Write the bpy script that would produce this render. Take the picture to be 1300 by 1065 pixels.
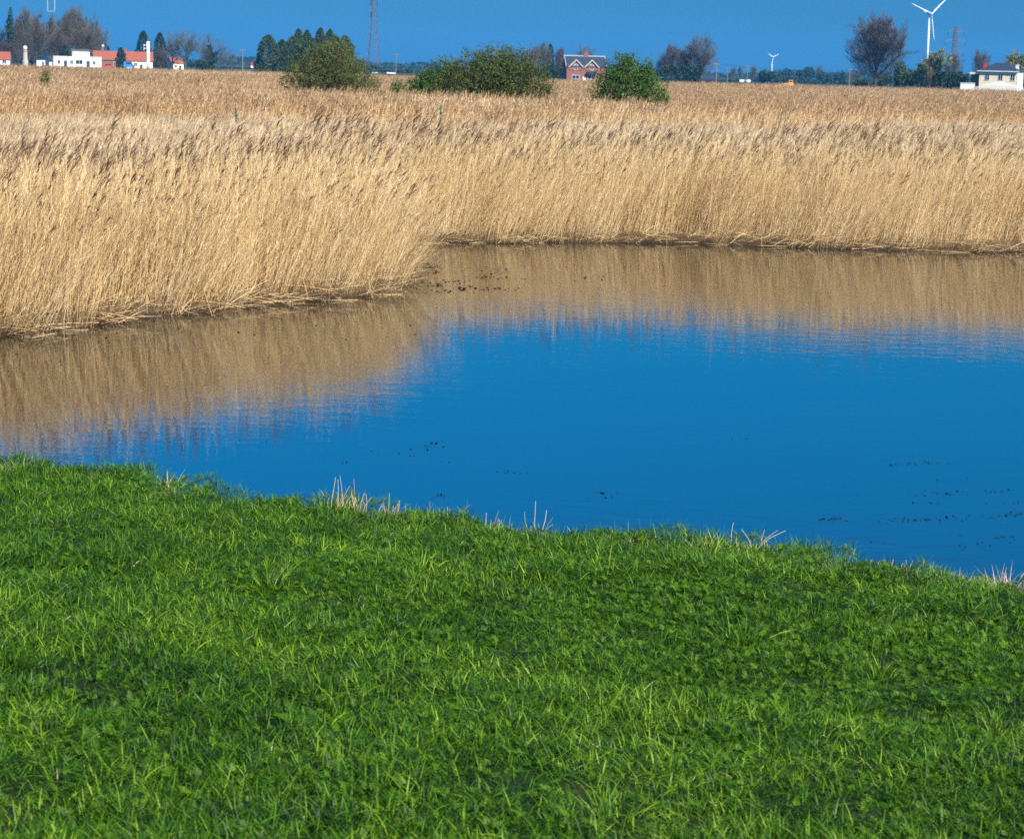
import bpy, math, random
import numpy as np
from mathutils import Vector, Matrix, Euler

SC = bpy.context.scene
for _o in list(bpy.data.objects):
    bpy.data.objects.remove(_o)
C = SC.collection
R = math.radians
rng = np.random.default_rng(11)
random.seed(11)

# ------------------------------------------------------------------ camera
EYE = 4.1            # above the water
F = 2600.0           # focal length in photo pixels (photo 1300 x 1065)
PITCH = math.atan((487.5 - 88.0) / F)
cam = bpy.data.cameras.new('camera'); camo = bpy.data.objects.new('camera', cam); C.objects.link(camo)
cam.sensor_width = 36.0; cam.lens = 36.0 * F / 1300.0
cam.shift_y = -45.0 / 1300.0
cam.clip_start = 0.1; cam.clip_end = 40000
MC = Matrix.Rotation(math.pi / 2 - PITCH, 4, 'X') @ Matrix.Rotation(R(1.5), 4, 'Z')
camo.matrix_world = Matrix.Translation((0, 0, EYE)) @ MC
SC.camera = camo
cam.dof.use_dof = True; cam.dof.focus_distance = 12.0; cam.dof.aperture_fstop = 72e-3 / 0.0062

# ------------------------------------------------------------------ world, sun, exposure
SUN_AZ = R(180 - 38)      # clockwise from +Y (view direction): behind the camera, to the right
SUN_EL = R(40)
w = bpy.data.worlds.new('World'); SC.world = w; w.use_nodes = True
nt = w.node_tree; nt.nodes.clear()
sky = nt.nodes.new('ShaderNodeTexSky'); sky.sky_type = 'NISHITA'; sky.sun_disc = False
sky.sun_elevation = SUN_EL; sky.sun_rotation = SUN_AZ
sky.air_density = 1.0; sky.dust_density = 0.2; sky.ozone_density = 3.0
tc = nt.nodes.new('ShaderNodeTexCoord'); sx = nt.nodes.new('ShaderNodeSeparateXYZ')
nt.links.new(tc.outputs['Generated'], sx.inputs[0])
ramp = nt.nodes.new('ShaderNodeValToRGB')        # polarised deep blue low in the sky, by elevation only
e = ramp.color_ramp.elements
e[0].position = 0.0; e[0].color = (0.036, 0.122, 0.285, 1)
e[1].position = 0.5; e[1].color = (0.26, 0.38, 0.55, 1)
e2 = ramp.color_ramp.elements.new(0.06); e2.color = (0.032, 0.160, 0.325, 1)
e4 = ramp.color_ramp.elements.new(0.09); e4.color = (0.004, 0.26, 0.48, 1)
e3 = ramp.color_ramp.elements.new(0.22); e3.color = (0.0, 0.49, 0.82, 1)
nt.links.new(sx.outputs[2], ramp.inputs[0])
mul = nt.nodes.new('ShaderNodeMix'); mul.data_type = 'RGBA'; mul.blend_type = 'MULTIPLY'; mul.inputs[0].default_value = 1
nt.links.new(sky.outputs[0], mul.inputs[6]); nt.links.new(ramp.outputs[0], mul.inputs[7])
bg = nt.nodes.new('ShaderNodeBackground'); bg.inputs[1].default_value = 0.12
nt.links.new(mul.outputs[2], bg.inputs[0])
wo = nt.nodes.new('ShaderNodeOutputWorld'); nt.links.new(bg.outputs[0], wo.inputs[0])

sund = Vector((math.sin(SUN_AZ) * math.cos(SUN_EL), math.cos(SUN_AZ) * math.cos(SUN_EL), math.sin(SUN_EL)))
sl = bpy.data.lights.new('sun', 'SUN'); sl.energy = 5.0; sl.angle = R(0.5); sl.color = (1.0, 0.95, 0.87)
so = bpy.data.objects.new('sun', sl); C.objects.link(so); so.rotation_euler = sund.to_track_quat('Z', 'Y').to_euler()
SC.view_settings.view_transform = 'Standard'; SC.view_settings.look = 'None'
SC.view_settings.exposure = 0.9; SC.view_settings.gamma = 1.0; SC.view_settings.use_curve_mapping = False
SC.cycles.adaptive_threshold = 0.006; SC.cycles.use_denoising = False
SC.cycles.max_bounces = 6; SC.cycles.diffuse_bounces = 3; SC.cycles.glossy_bounces = 3
SC.cycles.transmission_bounces = 3; SC.cycles.transparent_max_bounces = 4; SC.cycles.volume_bounces = 0

# ------------------------------------------------------------------ pixel -> world
R3 = MC.to_3x3()
def ray(u, v):
    return R3 @ Vector(((u - 650) / F, -(v - 487.5) / F, -1.0))
def onz(u, v, z=0.0):
    d = ray(u, v); t = (z - EYE) / d.z
    return Vector((d.x * t, d.y * t, z))
def aty(u, v, D):
    d = ray(u, v); t = D / d.y
    return Vector((d.x * t, D, EYE + d.z * t))
def ppm(D): return F / D          # photo pixels per metre

# ------------------------------------------------------------------ materials
def mat(name, col, rough=0.8, spec=0.3, noise=0.0, nscale=5.0, col2=None, metal=0.0, obj=True):
    m = bpy.data.materials.new(name); m.use_nodes = True
    n = m.node_tree.nodes; l = m.node_tree.links; b = n['Principled BSDF']
    b.inputs['Roughness'].default_value = rough; b.inputs['Specular IOR Level'].default_value = spec
    b.inputs['Metallic'].default_value = metal
    c4 = tuple(col) + (1,)
    if noise or col2:
        t = n.new('ShaderNodeTexCoord'); x = n.new('ShaderNodeTexNoise'); x.inputs['Scale'].default_value = nscale
        x.inputs['Detail'].default_value = 5
        l.new(t.outputs['Object'], x.inputs['Vector'])
        r = n.new('ShaderNodeValToRGB'); r.color_ramp.elements[0].position = 0.35; r.color_ramp.elements[1].position = 0.65
        d = col2 or tuple(max(0, c * (1 - noise)) for c in col)
        r.color_ramp.elements[0].color = tuple(d) + (1,); r.color_ramp.elements[1].color = c4
        l.new(x.outputs[0], r.inputs[0]); l.new(r.outputs[0], b.inputs['Base Color'])
    else:
        b.inputs['Base Color'].default_value = c4
    return m

def plantmat(name, stops, rough=0.6, spec=0.2, trans=0.35, nscale=0.35, namt=0.25, tcol=None):
    """colour from the per-blade attribute 'tint' with a slow drift over the place"""
    m = bpy.data.materials.new(name); m.use_nodes = True
    n = m.node_tree.nodes; l = m.node_tree.links; b = n['Principled BSDF']; out = n['Material Output']
    b.inputs['Roughness'].default_value = rough; b.inputs['Specular IOR Level'].default_value = spec
    a = n.new('ShaderNodeAttribute'); a.attribute_name = 'tint'
    g = n.new('ShaderNodeNewGeometry'); x = n.new('ShaderNodeTexNoise'); x.inputs['Scale'].default_value = nscale
    x.inputs['Detail'].default_value = 4
    l.new(g.outputs['Position'], x.inputs['Vector'])
    mr = n.new('ShaderNodeMath'); mr.operation = 'MULTIPLY_ADD'; mr.inputs[1].default_value = namt * 2; mr.inputs[2].default_value = -namt
    l.new(x.outputs[0], mr.inputs[0])
    ad = n.new('ShaderNodeMath'); ad.operation = 'ADD'; ad.use_clamp = True
    l.new(a.outputs['Fac'], ad.inputs[0]); l.new(mr.outputs[0], ad.inputs[1])
    r = n.new('ShaderNodeValToRGB'); cr = r.color_ramp
    for i, (p, c) in enumerate(stops):
        el = cr.elements[i] if i < 2 else cr.elements.new(p)
        el.position = p; el.color = tuple(c) + (1,)
    l.new(ad.outputs[0], r.inputs[0]); l.new(r.outputs[0], b.inputs['Base Color'])
    if trans > 0:
        t = n.new('ShaderNodeBsdfTranslucent'); l.new(r.outputs[0], t.inputs[0])
        if tcol:
            mm = n.new('ShaderNodeMix'); mm.data_type = 'RGBA'; mm.blend_type = 'MULTIPLY'; mm.inputs[0].default_value = 1
            mm.inputs[7].default_value = tuple(tcol) + (1,); l.new(r.outputs[0], mm.inputs[6]); l.new(mm.outputs[2], t.inputs[0])
        ms = n.new('ShaderNodeMixShader'); ms.inputs[0].default_value = trans
        l.new(b.outputs[0], ms.inputs[1]); l.new(t.outputs[0], ms.inputs[2]); l.new(ms.outputs[0], out.inputs[0])
    return m

M = {}
M['reed'] = plantmat('reed_straw', [(0.0, (0.10, 0.052, 0.022)), (0.25, (0.47, 0.285, 0.10)), (0.6, (0.80, 0.575, 0.275)), (1.0, (0.90, 0.76, 0.49))], trans=0.2, nscale=0.5, namt=0.12)
M['reedhead'] = plantmat('reed_plume', [(0.0, (0.06, 0.032, 0.02)), (1.0, (0.20, 0.115, 0.07))], trans=0.15)
M['reedfar'] = plantmat('reed_far', [(0.0, (0.28, 0.165, 0.07)), (0.35, (0.66, 0.43, 0.20)), (1.0, (0.90, 0.66, 0.36))], trans=0.2, nscale=0.07, namt=0.42)
M['reedfarhead'] = plantmat('reed_far_plume', [(0.0, (0.24, 0.14, 0.07)), (1.0, (0.52, 0.35, 0.20))], trans=0.15, nscale=0.05)
M['pale'] = plantmat('pale_sedge', [(0.0, (0.36, 0.23, 0.10)), (0.5, (0.62, 0.46, 0.26)), (1.0, (0.80, 0.67, 0.46))], trans=0.2, nscale=0.09, namt=0.3)
M['wet_shade'] = plantmat('wet_shaded_stalk', [(0.0, (0.05, 0.03, 0.015)), (1.0, (0.22, 0.14, 0.07))], trans=0.0)  # wet stems; their dark tone also paints the shaded gaps at the reed foot
M['grass'] = plantmat('grass_green', [(0.0, (0.004, 0.016, 0.003)), (0.35, (0.014, 0.056, 0.006)), (0.6, (0.040, 0.124, 0.005)), (0.85, (0.104, 0.235, 0.010)), (1.0, (0.27, 0.40, 0.03))], rough=0.45, spec=0.16, trans=0.15, nscale=2.6, namt=0.42, tcol=(1.3, 1.2, 0.4))
M['herb'] = plantmat('herb_green', [(0.0, (0.008, 0.03, 0.002)), (0.6, (0.042, 0.115, 0.005)), (1.0, (0.11, 0.23, 0.010))], rough=0.5, spec=0.15, trans=0.2, nscale=1.5, namt=0.2, tcol=(1.3, 1.2, 0.4))
M['straw'] = plantmat('dry_straw', [(0.0, (0.30, 0.20, 0.10)), (1.0, (0.66, 0.54, 0.36))], trans=0.15)
M['weed'] = plantmat('pond_weed', [(0.0, (0.006, 0.01, 0.006)), (1.0, (0.022, 0.025, 0.014))], trans=0.0)

# ------------------------------------------------------------------ mesh helpers
class Soup:
    """ribbons and leaf faces collected into one mesh"""
    def __init__(s): s.v = []; s.f = []; s.t = []; s.m = []; s.n = 0
    def rib(s, P, W, S, tint, mi=0):
        P = np.asarray(P, float); n, k, _ = P.shape
        W = np.broadcast_to(np.asarray(W, float), (n, k)); S = np.asarray(S, float)
        if S.ndim == 2: S = S[:, None, :]
        a = P - S * W[..., None] / 2; b = P + S * W[..., None] / 2
        V = np.stack([a, b], 2).reshape(-1, 3)
        i = (np.arange(n)[:, None] * k + np.arange(k - 1)[None]) * 2 + s.n
        f = np.stack([i, i + 1, i + 3, i + 2], -1).reshape(-1, 4)
        s.v.append(V); s.f.append(f); s.t.append(np.repeat(np.broadcast_to(tint, (n,)), 2 * k))
        s.m.append(np.full(len(f), mi)); s.n += len(V)
    def quad(s, cen, U, V, tint, mi=0):
        """diamond-ish leaf quads"""
        n = len(cen)
        V4 = np.stack([cen - U, cen - V, cen + U, cen + V], 1).reshape(-1, 3)
        f = (np.arange(n)[:, None] * 4 + np.arange(4)[None]) + s.n
        s.v.append(V4); s.f.append(f); s.t.append(np.repeat(np.broadcast_to(tint, (n,)), 4)); s.m.append(np.full(n, mi)); s.n += n * 4
    def tube(s, P, r, tint, mi=0, sides=5):
        """P (k,3), r (k)"""
        P = np.asarray(P, float); k = len(P); r = np.broadcast_to(r, (k,))
        d = np.gradient(P, axis=0); d /= np.linalg.norm(d, axis=1)[:, None] + 1e-9
        up = np.array([0.31, 0.95, 0.05]) if abs(d[0, 2]) > 0.5 else np.array([0, 0, 1.0])
        a = np.cross(d, up); a /= np.linalg.norm(a, axis=1)[:, None]; b = np.cross(d, a)
        an = np.arange(sides) / sides * 2 * np.pi
        V = P[:, None] + (a[:, None] * np.cos(an)[None, :, None] + b[:, None] * np.sin(an)[None, :, None]) * r[:, None, None]
        V = V.reshape(-1, 3); f = []
        for i in range(k - 1):
            for j in range(sides):
                f.append([i * sides + j, i * sides + (j + 1) % sides, (i + 1) * sides + (j + 1) % sides, (i + 1) * sides + j])
        f = np.array(f) + s.n
        s.v.append(V); s.f.append(f); s.t.append(np.full(len(V), tint)); s.m.append(np.full(len(f), mi)); s.n += len(V)
    def mesh(s, name, mats):
        V = np.concatenate(s.v); Fc = np.concatenate(s.f); T = np.concatenate(s.t); Mi = np.concatenate(s.m)
        me = bpy.data.meshes.new(name)
        me.vertices.add(len(V)); me.vertices.foreach_set('co', V.astype(np.float32).ravel())
        me.loops.add(len(Fc) * 4); me.loops.foreach_set('vertex_index', Fc.astype(np.int32).ravel())
        me.polygons.add(len(Fc)); me.polygons.foreach_set('loop_start', (np.arange(len(Fc)) * 4).astype(np.int32))
        me.polygons.foreach_set('material_index', Mi.astype(np.int32))
        for m_ in mats: me.materials.append(m_)
        at = me.attributes.new('tint', 'FLOAT', 'POINT'); at.data.foreach_set('value', T.astype(np.float32))
        me.update(calc_edges=True)
        me.polygons.foreach_set('use_smooth', np.ones(len(Fc), bool))
        return me

def rsphere(n, g=None):
    g = g or rng
    v = g.normal(size=(n, 3)); return v / np.linalg.norm(v, axis=1)[:, None]
def unit(v): return v / (np.linalg.norm(v, axis=-1, keepdims=True) + 1e-9)

def tag(o, label=None, cat=None, group=None, kind=None):
    if label: o['label'] = label
    if cat: o['category'] = cat
    if group: o['group'] = group
    if kind or cat: o['kind'] = kind or 'thing'
    return o
def link(name, me, parent=None, loc=None):
    o = bpy.data.objects.new(name, me); C.objects.link(o)
    if parent: o.parent = parent
    if loc is not None: o.location = loc
    return o
def empty(name, loc, rz=0.0):
    o = bpy.data.objects.new(name, None); C.objects.link(o); o.location = loc; o.rotation_euler = (0, 0, rz)
    o.empty_display_size = 0.5
    return o

class MB:
    """boxes, prisms, bars and tubes collected into one hard-surface mesh"""
    def __init__(s): s.v = []; s.f = []
    def poly(s, vs, fs):
        b = len(s.v); s.v += [tuple(v) for v in vs]; s.f += [tuple(i + b for i in f) for f in fs]; return s
    def box(s, x0, x1, y0, y1, z0, z1):
        return s.poly([(x0, y0, z0), (x1, y0, z0), (x1, y1, z0), (x0, y1, z0), (x0, y0, z1), (x1, y0, z1), (x1, y1, z1), (x0, y1, z1)],
                      [(0, 3, 2, 1), (4, 5, 6, 7), (0, 1, 5, 4), (1, 2, 6, 5), (2, 3, 7, 6), (3, 0, 4, 7)])
    def bar(s, a, b, ra, rb=None, sides=4):
        rb = ra if rb is None else rb
        a = Vector(a); b = Vector(b); d = (b - a).normalized()
        up = Vector((0, 0, 1)) if abs(d.z) < 0.9 else Vector((0, 1, 0))
        x = d.cross(up).normalized(); y = d.cross(x); V = []
        for p, r in ((a, ra), (b, rb)):
            for i in range(sides):
                t = (i + 0.5) / sides * 2 * math.pi
                V.append(p + x * math.cos(t) * r + y * math.sin(t) * r)
        Fs = [(i, (i + 1) % sides, sides + (i + 1) % sides, sides + i) for i in range(sides)]
        Fs += [tuple(range(sides))[::-1], tuple(range(sides, 2 * sides))]
        return s.poly(V, Fs)
    def lathe(s, prof, cx=0, cy=0, sides=12):
        V = []; n = len(prof)
        for r, z in prof:
            for i in range(sides):
                t = i / sides * 2 * math.pi; V.append((cx + r * math.cos(t), cy + r * math.sin(t), z))
        Fs = [(k * sides + i, k * sides + (i + 1) % sides, (k + 1) * sides + (i + 1) % sides, (k + 1) * sides + i) for k in range(n - 1) for i in range(sides)]
        Fs += [tuple(range(sides))[::-1], tuple(range((n - 1) * sides, n * sides))]
        return s.poly(V, Fs)
    def build(s, name, m, parent=None, smooth=False):
        me = bpy.data.meshes.new(name); me.from_pydata(s.v, [], s.f); me.materials.append(m); me.update()
        if smooth: me.polygons.foreach_set('use_smooth', np.ones(len(me.polygons), bool))
        return link(name, me, parent)

# ------------------------------------------------------------------ terrain
SH = [onz(0, 427), onz(100, 416), onz(200, 403), onz(300, 390), onz(400, 382), onz(468, 375), onz(506, 367), onz(513, 358),
      onz(503, 341), onz(500, 323), onz(505, 309), onz(560, 307.5), onz(640, 308.5), onz(750, 308), onz(860, 309), onz(960, 312),
      onz(1060, 316), onz(1150, 319), onz(1300, 319.5)]
SH = [(p.x, p.y) for p in SH]
SH = [(-70, 12), (-40, 15), (-22, 18.5), (-13, 23.5)] + SH + [(16, 49), (24, 52), (40, 50), (75, 52)]
SHA = np.array(SH)
rr = np.random.default_rng(5)
_ext = []
for i in range(len(SHA) - 1):          # ragged shoreline
    n = max(1, int(np.hypot(*(SHA[i + 1] - SHA[i])) / 0.8))
    for k in range(n):
        p = SHA[i] + (SHA[i + 1] - SHA[i]) * k / n
        _ext.append(p + (rr.normal(0, 0.07, 2) if (i > 3) else rr.normal(0, 0.3, 2)))
SHP = np.array(_ext + [SHA[-1]])
PONDPOLY = np.concatenate([SHP, np.array([(75, -60), (-70, -60)])])

def inpoly(x, y, poly):
    x = np.asarray(x); y = np.asarray(y); ins = np.zeros(x.shape, bool)
    px, py = poly[:, 0], poly[:, 1]; j = len(poly) - 1
    for i in range(len(poly)):
        c = ((py[i] > y) != (py[j] > y))
        xx = (px[j] - px[i]) * (y - py[i]) / (py[j] - py[i] + 1e-12) + px[i]
        ins ^= c & (x < xx); j = i
    return ins
def dshore(x, y):
    x = np.asarray(x, float); y = np.asarray(y, float); d = np.full(x.shape, 1e9)
    for i in range(len(SHP) - 1):
        ax, ay = SHP[i]; bx, by = SHP[i + 1]; L = (bx - ax) ** 2 + (by - ay) ** 2 + 1e-12
        t = np.clip(((x - ax) * (bx - ax) + (y - ay) * (by - ay)) / L, 0, 1)
        d = np.minimum(d, np.hypot(x - ax - t * (bx - ax), y - ay - t * (by - ay)))
    return d
def fbm(x, y, s, seed=0):
    v = 0; g = np.random.default_rng(seed)
    for o in range(4):
        for _ in range(3):
            a = g.uniform(0, 6.28); ph = g.uniform(0, 6.28); k = s * 2 ** o
            v = v + np.sin((x * math.cos(a) + y * math.sin(a)) * k + ph) / (1.8 ** o) / 3
    return v
# grassy bank: crest line of the near bank (fitted to the edge of the grass in view)
EDGE = [(0, 610), (130, 628), (240, 651), (400, 670), (500, 681), (600, 696), (700, 706), (800, 716), (900, 728), (1000, 741), (1100, 752), (1200, 764), (1300, 771)]
CZ = 2.1
CR = np.array([(lambda p: (p.x, p.y))(onz(u, v, CZ)) for u, v in EDGE])
def crest(x):
    m0 = (CR[3, 1] - CR[0, 1]) / (CR[3, 0] - CR[0, 0]); m1 = (CR[-1, 1] - CR[-4, 1]) / (CR[-1, 0] - CR[-4, 0])
    y = np.interp(x, CR[:, 0], CR[:, 1])
    y = np.where(x < CR[0, 0], CR[0, 1] + (x - CR[0, 0]) * m0, y)
    return np.where(x > CR[-1, 0], CR[-1, 1] + np.clip(x - CR[-1, 0], 0, 8) * m1, y)
def bankz(x, y):
    s = y - crest(x)                         # beyond the crest = positive
    up = -s * 0.085
    k = 0.25
    dn = -np.logaddexp(0, (s - 0.05) / k) * k * 0.47
    return np.where(s < 3, CZ, CZ) + np.maximum(np.minimum(up, 0.75), -5) * (s < 0) + np.where(s > 0, -s * 0.085, 0) + dn + 0.10 + 0.030 * fbm(x, y, 1.3, 3) * np.clip(-s + 0.5, 0.2, 1)
def groundz(x, y):
    x = np.asarray(x, float); y = np.asarray(y, float)
    ins = inpoly(x, y, PONDPOLY); d = dshore(x, y)
    far = np.where(ins, -np.minimum(d * 0.6, 0.9), np.minimum(d * 0.35, 0.14)) + 0.02 * fbm(x, y, 0.7, 1) * (~ins)
    b = bankz(x, y)
    return np.where(y < crest(x) + 9, np.maximum(far, b), far)

def graded(a, b, fine, lims):
    """coordinates: fine spacing inside (a,b), growing outward to lims"""
    c = list(np.arange(a, b + 1e-6, fine)); s = fine
    while c[-1] < lims[1]: s *= 1.25; c.append(min(lims[1], c[-1] + s))
    s = fine; o = []
    p = a
    while p > lims[0]: s *= 1.25; p = max(lims[0], p - s); o.append(p)
    return np.array(o[::-1] + c)
gx = graded(-16, 18, 0.22, (-9000, 9000)); gy = graded(2.5, 60, 0.22, (-600, 9000))
X, Y = np.meshgrid(gx, gy); Z = groundz(X, Y)
nx, ny = len(gx), len(gy)
me = bpy.data.meshes.new('ground')
me.vertices.add(nx * ny); me.vertices.foreach_set('co', np.stack([X, Y, Z], -1).astype(np.float32).ravel())
ii = (np.arange(ny - 1)[:, None] * nx + np.arange(nx - 1)[None]).ravel()
q = np.stack([ii, ii + 1, ii + nx + 1, ii + nx], -1)
me.loops.add(len(q) * 4); me.loops.foreach_set('vertex_index', q.astype(np.int32).ravel())
me.polygons.add(len(q)); me.polygons.foreach_set('loop_start', (np.arange(len(q)) * 4).astype(np.int32))
me.update(calc_edges=True); me.polygons.foreach_set('use_smooth', np.ones(len(q), bool))

gm = bpy.data.materials.new('earth'); gm.use_nodes = True
n = gm.node_tree.nodes; l = gm.node_tree.links; b = n['Principled BSDF']; b.inputs['Roughness'].default_value = 0.9
b.inputs['Specular IOR Level'].default_value = 0.15
geo = n.new('ShaderNodeNewGeometry'); sp = n.new('ShaderNodeSeparateXYZ'); l.new(geo.outputs['Position'], sp.inputs[0])
def ramp_(inp, stops, interp='LINEAR'):
    r = n.new('ShaderNodeValToRGB'); r.color_ramp.interpolation = interp
    for i, (p, c) in enumerate(stops):
        el = r.color_ramp.elements[i] if i < 2 else r.color_ramp.elements.new(p)
        el.position = p; el.color = tuple(c) + (1,)
    l.new(inp, r.inputs[0]); return r.outputs[0]
def mapr(inp, a, b_, c=0, d=1):
    r = n.new('ShaderNodeMapRange'); l.new(inp, r.inputs[0]); r.inputs[1].default_value = a; r.inputs[2].default_value = b_
    r.inputs[3].default_value = c; r.inputs[4].default_value = d; return r.outputs[0]
def mixc(f, a, b_):
    r = n.new('ShaderNodeMix'); r.data_type = 'RGBA'; l.new(f, r.inputs[0]); l.new(a, r.inputs[6]); l.new(b_, r.inputs[7]); return r.outputs[2]
nz = n.new('ShaderNodeTexNoise'); nz.inputs['Scale'].default_value = 9; nz.inputs['Detail'].default_value = 8; l.new(geo.outputs['Position'], nz.inputs['Vector'])
nf = n.new('ShaderNodeTexNoise'); nf.inputs['Scale'].default_value = 0.012; nf.inputs['Detail'].default_value = 6; l.new(geo.outputs['Position'], nf.inputs['Vector'])
soil = ramp_(nz.outputs[0], [(0.3, (0.006, 0.012, 0.003)), (0.6, (0.014, 0.026, 0.006)), (0.75, (0.04, 0.032, 0.018))])
litter = ramp_(nz.outputs[0], [(0.3, (0.04, 0.026, 0.014)), (0.7, (0.17, 0.11, 0.055))])
mud = ramp_(nz.outputs[0], [(0.3, (0.02, 0.014, 0.008)), (0.7, (0.07, 0.045, 0.025))])
field = ramp_(nf.outputs[0], [(0.35, (0.02, 0.035, 0.015)), (0.5, (0.035, 0.055, 0.02)), (0.62, (0.08, 0.07, 0.04))])
c1 = mixc(mapr(sp.outputs[2], 0.04, 0.11), mud, litter)
c2 = mixc(mapr(sp.outputs[1], 430, 470), c1, field)
c3 = mixc(mapr(sp.outputs[2], 0.35, 0.6), c2, soil)
l.new(c3, b.inputs['Base Color'])
bp = n.new('ShaderNodeBump'); bp.inputs['Strength'].default_value = 0.6; bp.inputs['Distance'].default_value = 0.04
l.new(nz.outputs[0], bp.inputs['Height']); l.new(bp.outputs[0], b.inputs['Normal'])
me.materials.append(gm)
tag(link('ground', me), kind='structure')

# ------------------------------------------------------------------ water
wm = bpy.data.materials.new('pond_water'); wm.use_nodes = True
n = wm.node_tree.nodes; l = wm.node_tree.links; b = n['Principled BSDF']
b.inputs['Base Color'].default_value = (0.004, 0.007, 0.008, 1); b.inputs['Roughness'].default_value = 0.02
b.inputs['IOR'].default_value = 2.05; b.inputs['Specular IOR Level'].default_value = 0.5
geo = n.new('ShaderNodeNewGeometry')
def wnoise(scale, sx_, sy_, det, rot=0.0):
    mp = n.new('ShaderNodeMapping'); mp.inputs['Scale'].default_value = (sx_, sy_, 1); mp.inputs['Rotation'].default_value = (0, 0, rot)
    l.new(geo.outputs['Position'], mp.inputs[0])
    x = n.new('ShaderNodeTexNoise'); x.inputs['Scale'].default_value = scale; x.inputs['Detail'].default_value = det
    l.new(mp.outputs[0], x.inputs['Vector']); return x.outputs[0]
a1 = wnoise(2.2, 1.0, 1.5, 3, 0.3); a2 = wnoise(7.0, 0.8, 1.6, 2, -0.2)
pt = wnoise(0.12, 1, 1.8, 3, 0.2)
mr = n.new('ShaderNodeMapRange'); mr.inputs[1].default_value = 0.4; mr.inputs[2].default_value = 0.62; mr.inputs[3].default_value = 0.35; mr.inputs[4].default_value = 1.0
l.new(pt, mr.inputs[0])
s1 = n.new('ShaderNodeMath'); s1.operation = 'MULTIPLY_ADD'; s1.inputs[1].default_value = 0.34; l.new(a2, s1.inputs[0]); l.new(a1, s1.inputs[2])
s2 = n.new('ShaderNodeMath'); s2.operation = 'MULTIPLY'; l.new(s1.outputs[0], s2.inputs[0]); l.new(mr.outputs[0], s2.inputs[1])
bp = n.new('ShaderNodeBump'); bp.inputs['Strength'].default_value = 1.0; bp.inputs['Distance'].default_value = 0.0052
l.new(s2.outputs[0], bp.inputs['Height']); l.new(bp.outputs[0], b.inputs['Normal'])
wme = bpy.data.meshes.new('water')
wme.from_pydata([(-68, 5, 0), (73, 5, 0), (73, 60, 0), (-68, 60, 0)], [], [(0, 1, 2, 3)]); wme.materials.append(wm)
tag(link('water', wme), kind='structure')

# ------------------------------------------------------------------ scattering with geometry nodes
def gn_scatter(name, pts, rots, scls, idx, protos, label, category):
    col = bpy.data.collections.new(name + '_kinds')        # kept out of the scene; only referenced
    for i, me_ in enumerate(protos):
        col.objects.link(bpy.data.objects.new('%s_%02d' % (name, i), me_))
    me = bpy.data.meshes.new(name); N = len(pts)
    me.vertices.add(N); me.vertices.foreach_set('co', np.asarray(pts, np.float32).ravel())
    a = me.attributes.new('rot', 'FLOAT_VECTOR', 'POINT'); a.data.foreach_set('vector', np.asarray(rots, np.float32).ravel())
    a = me.attributes.new('scl', 'FLOAT_VECTOR', 'POINT'); a.data.foreach_set('vector', np.asarray(scls, np.float32).ravel())
    a = me.attributes.new('idx', 'INT', 'POINT'); a.data.foreach_set('value', np.asarray(idx, np.int32))
    me.update()
    o = link(name, me)
    g = bpy.data.node_groups.new(name, 'GeometryNodeTree')
    g.interface.new_socket('Geometry', in_out='INPUT', socket_type='NodeSocketGeometry')
    g.interface.new_socket('Geometry', in_out='OUTPUT', socket_type='NodeSocketGeometry')
    gi = g.nodes.new('NodeGroupInput'); go = g.nodes.new('NodeGroupOutput')
    ci = g.nodes.new('GeometryNodeCollectionInfo'); ci.inputs['Collection'].default_value = col
    ci.inputs['Separate Children'].default_value = True; ci.inputs['Reset Children'].default_value = True
    ip = g.nodes.new('GeometryNodeInstanceOnPoints'); ip.inputs['Pick Instance'].default_value = True
    def na(nm, ty):
        x = g.nodes.new('GeometryNodeInputNamedAttribute'); x.data_type = ty; x.inputs['Name'].default_value = nm
        return [s for s in x.outputs if s.enabled and s.name == 'Attribute'][0]
    g.links.new(gi.outputs[0], ip.inputs['Points']); g.links.new(ci.outputs[0], ip.inputs['Instance'])
    g.links.new(na('idx', 'INT'), ip.inputs['Instance Index'])
    er = g.nodes.new('FunctionNodeEulerToRotation'); g.links.new(na('rot', 'FLOAT_VECTOR'), er.inputs[0])
    g.links.new(er.outputs[0], ip.inputs['Rotation']); g.links.new(na('scl', 'FLOAT_VECTOR'), ip.inputs['Scale'])
    g.links.new(ip.outputs[0], go.inputs[0])
    md = o.modifiers.new('scatter', 'NODES'); md.node_group = g
    tag(o, label, category, kind='stuff')
    return o

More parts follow.
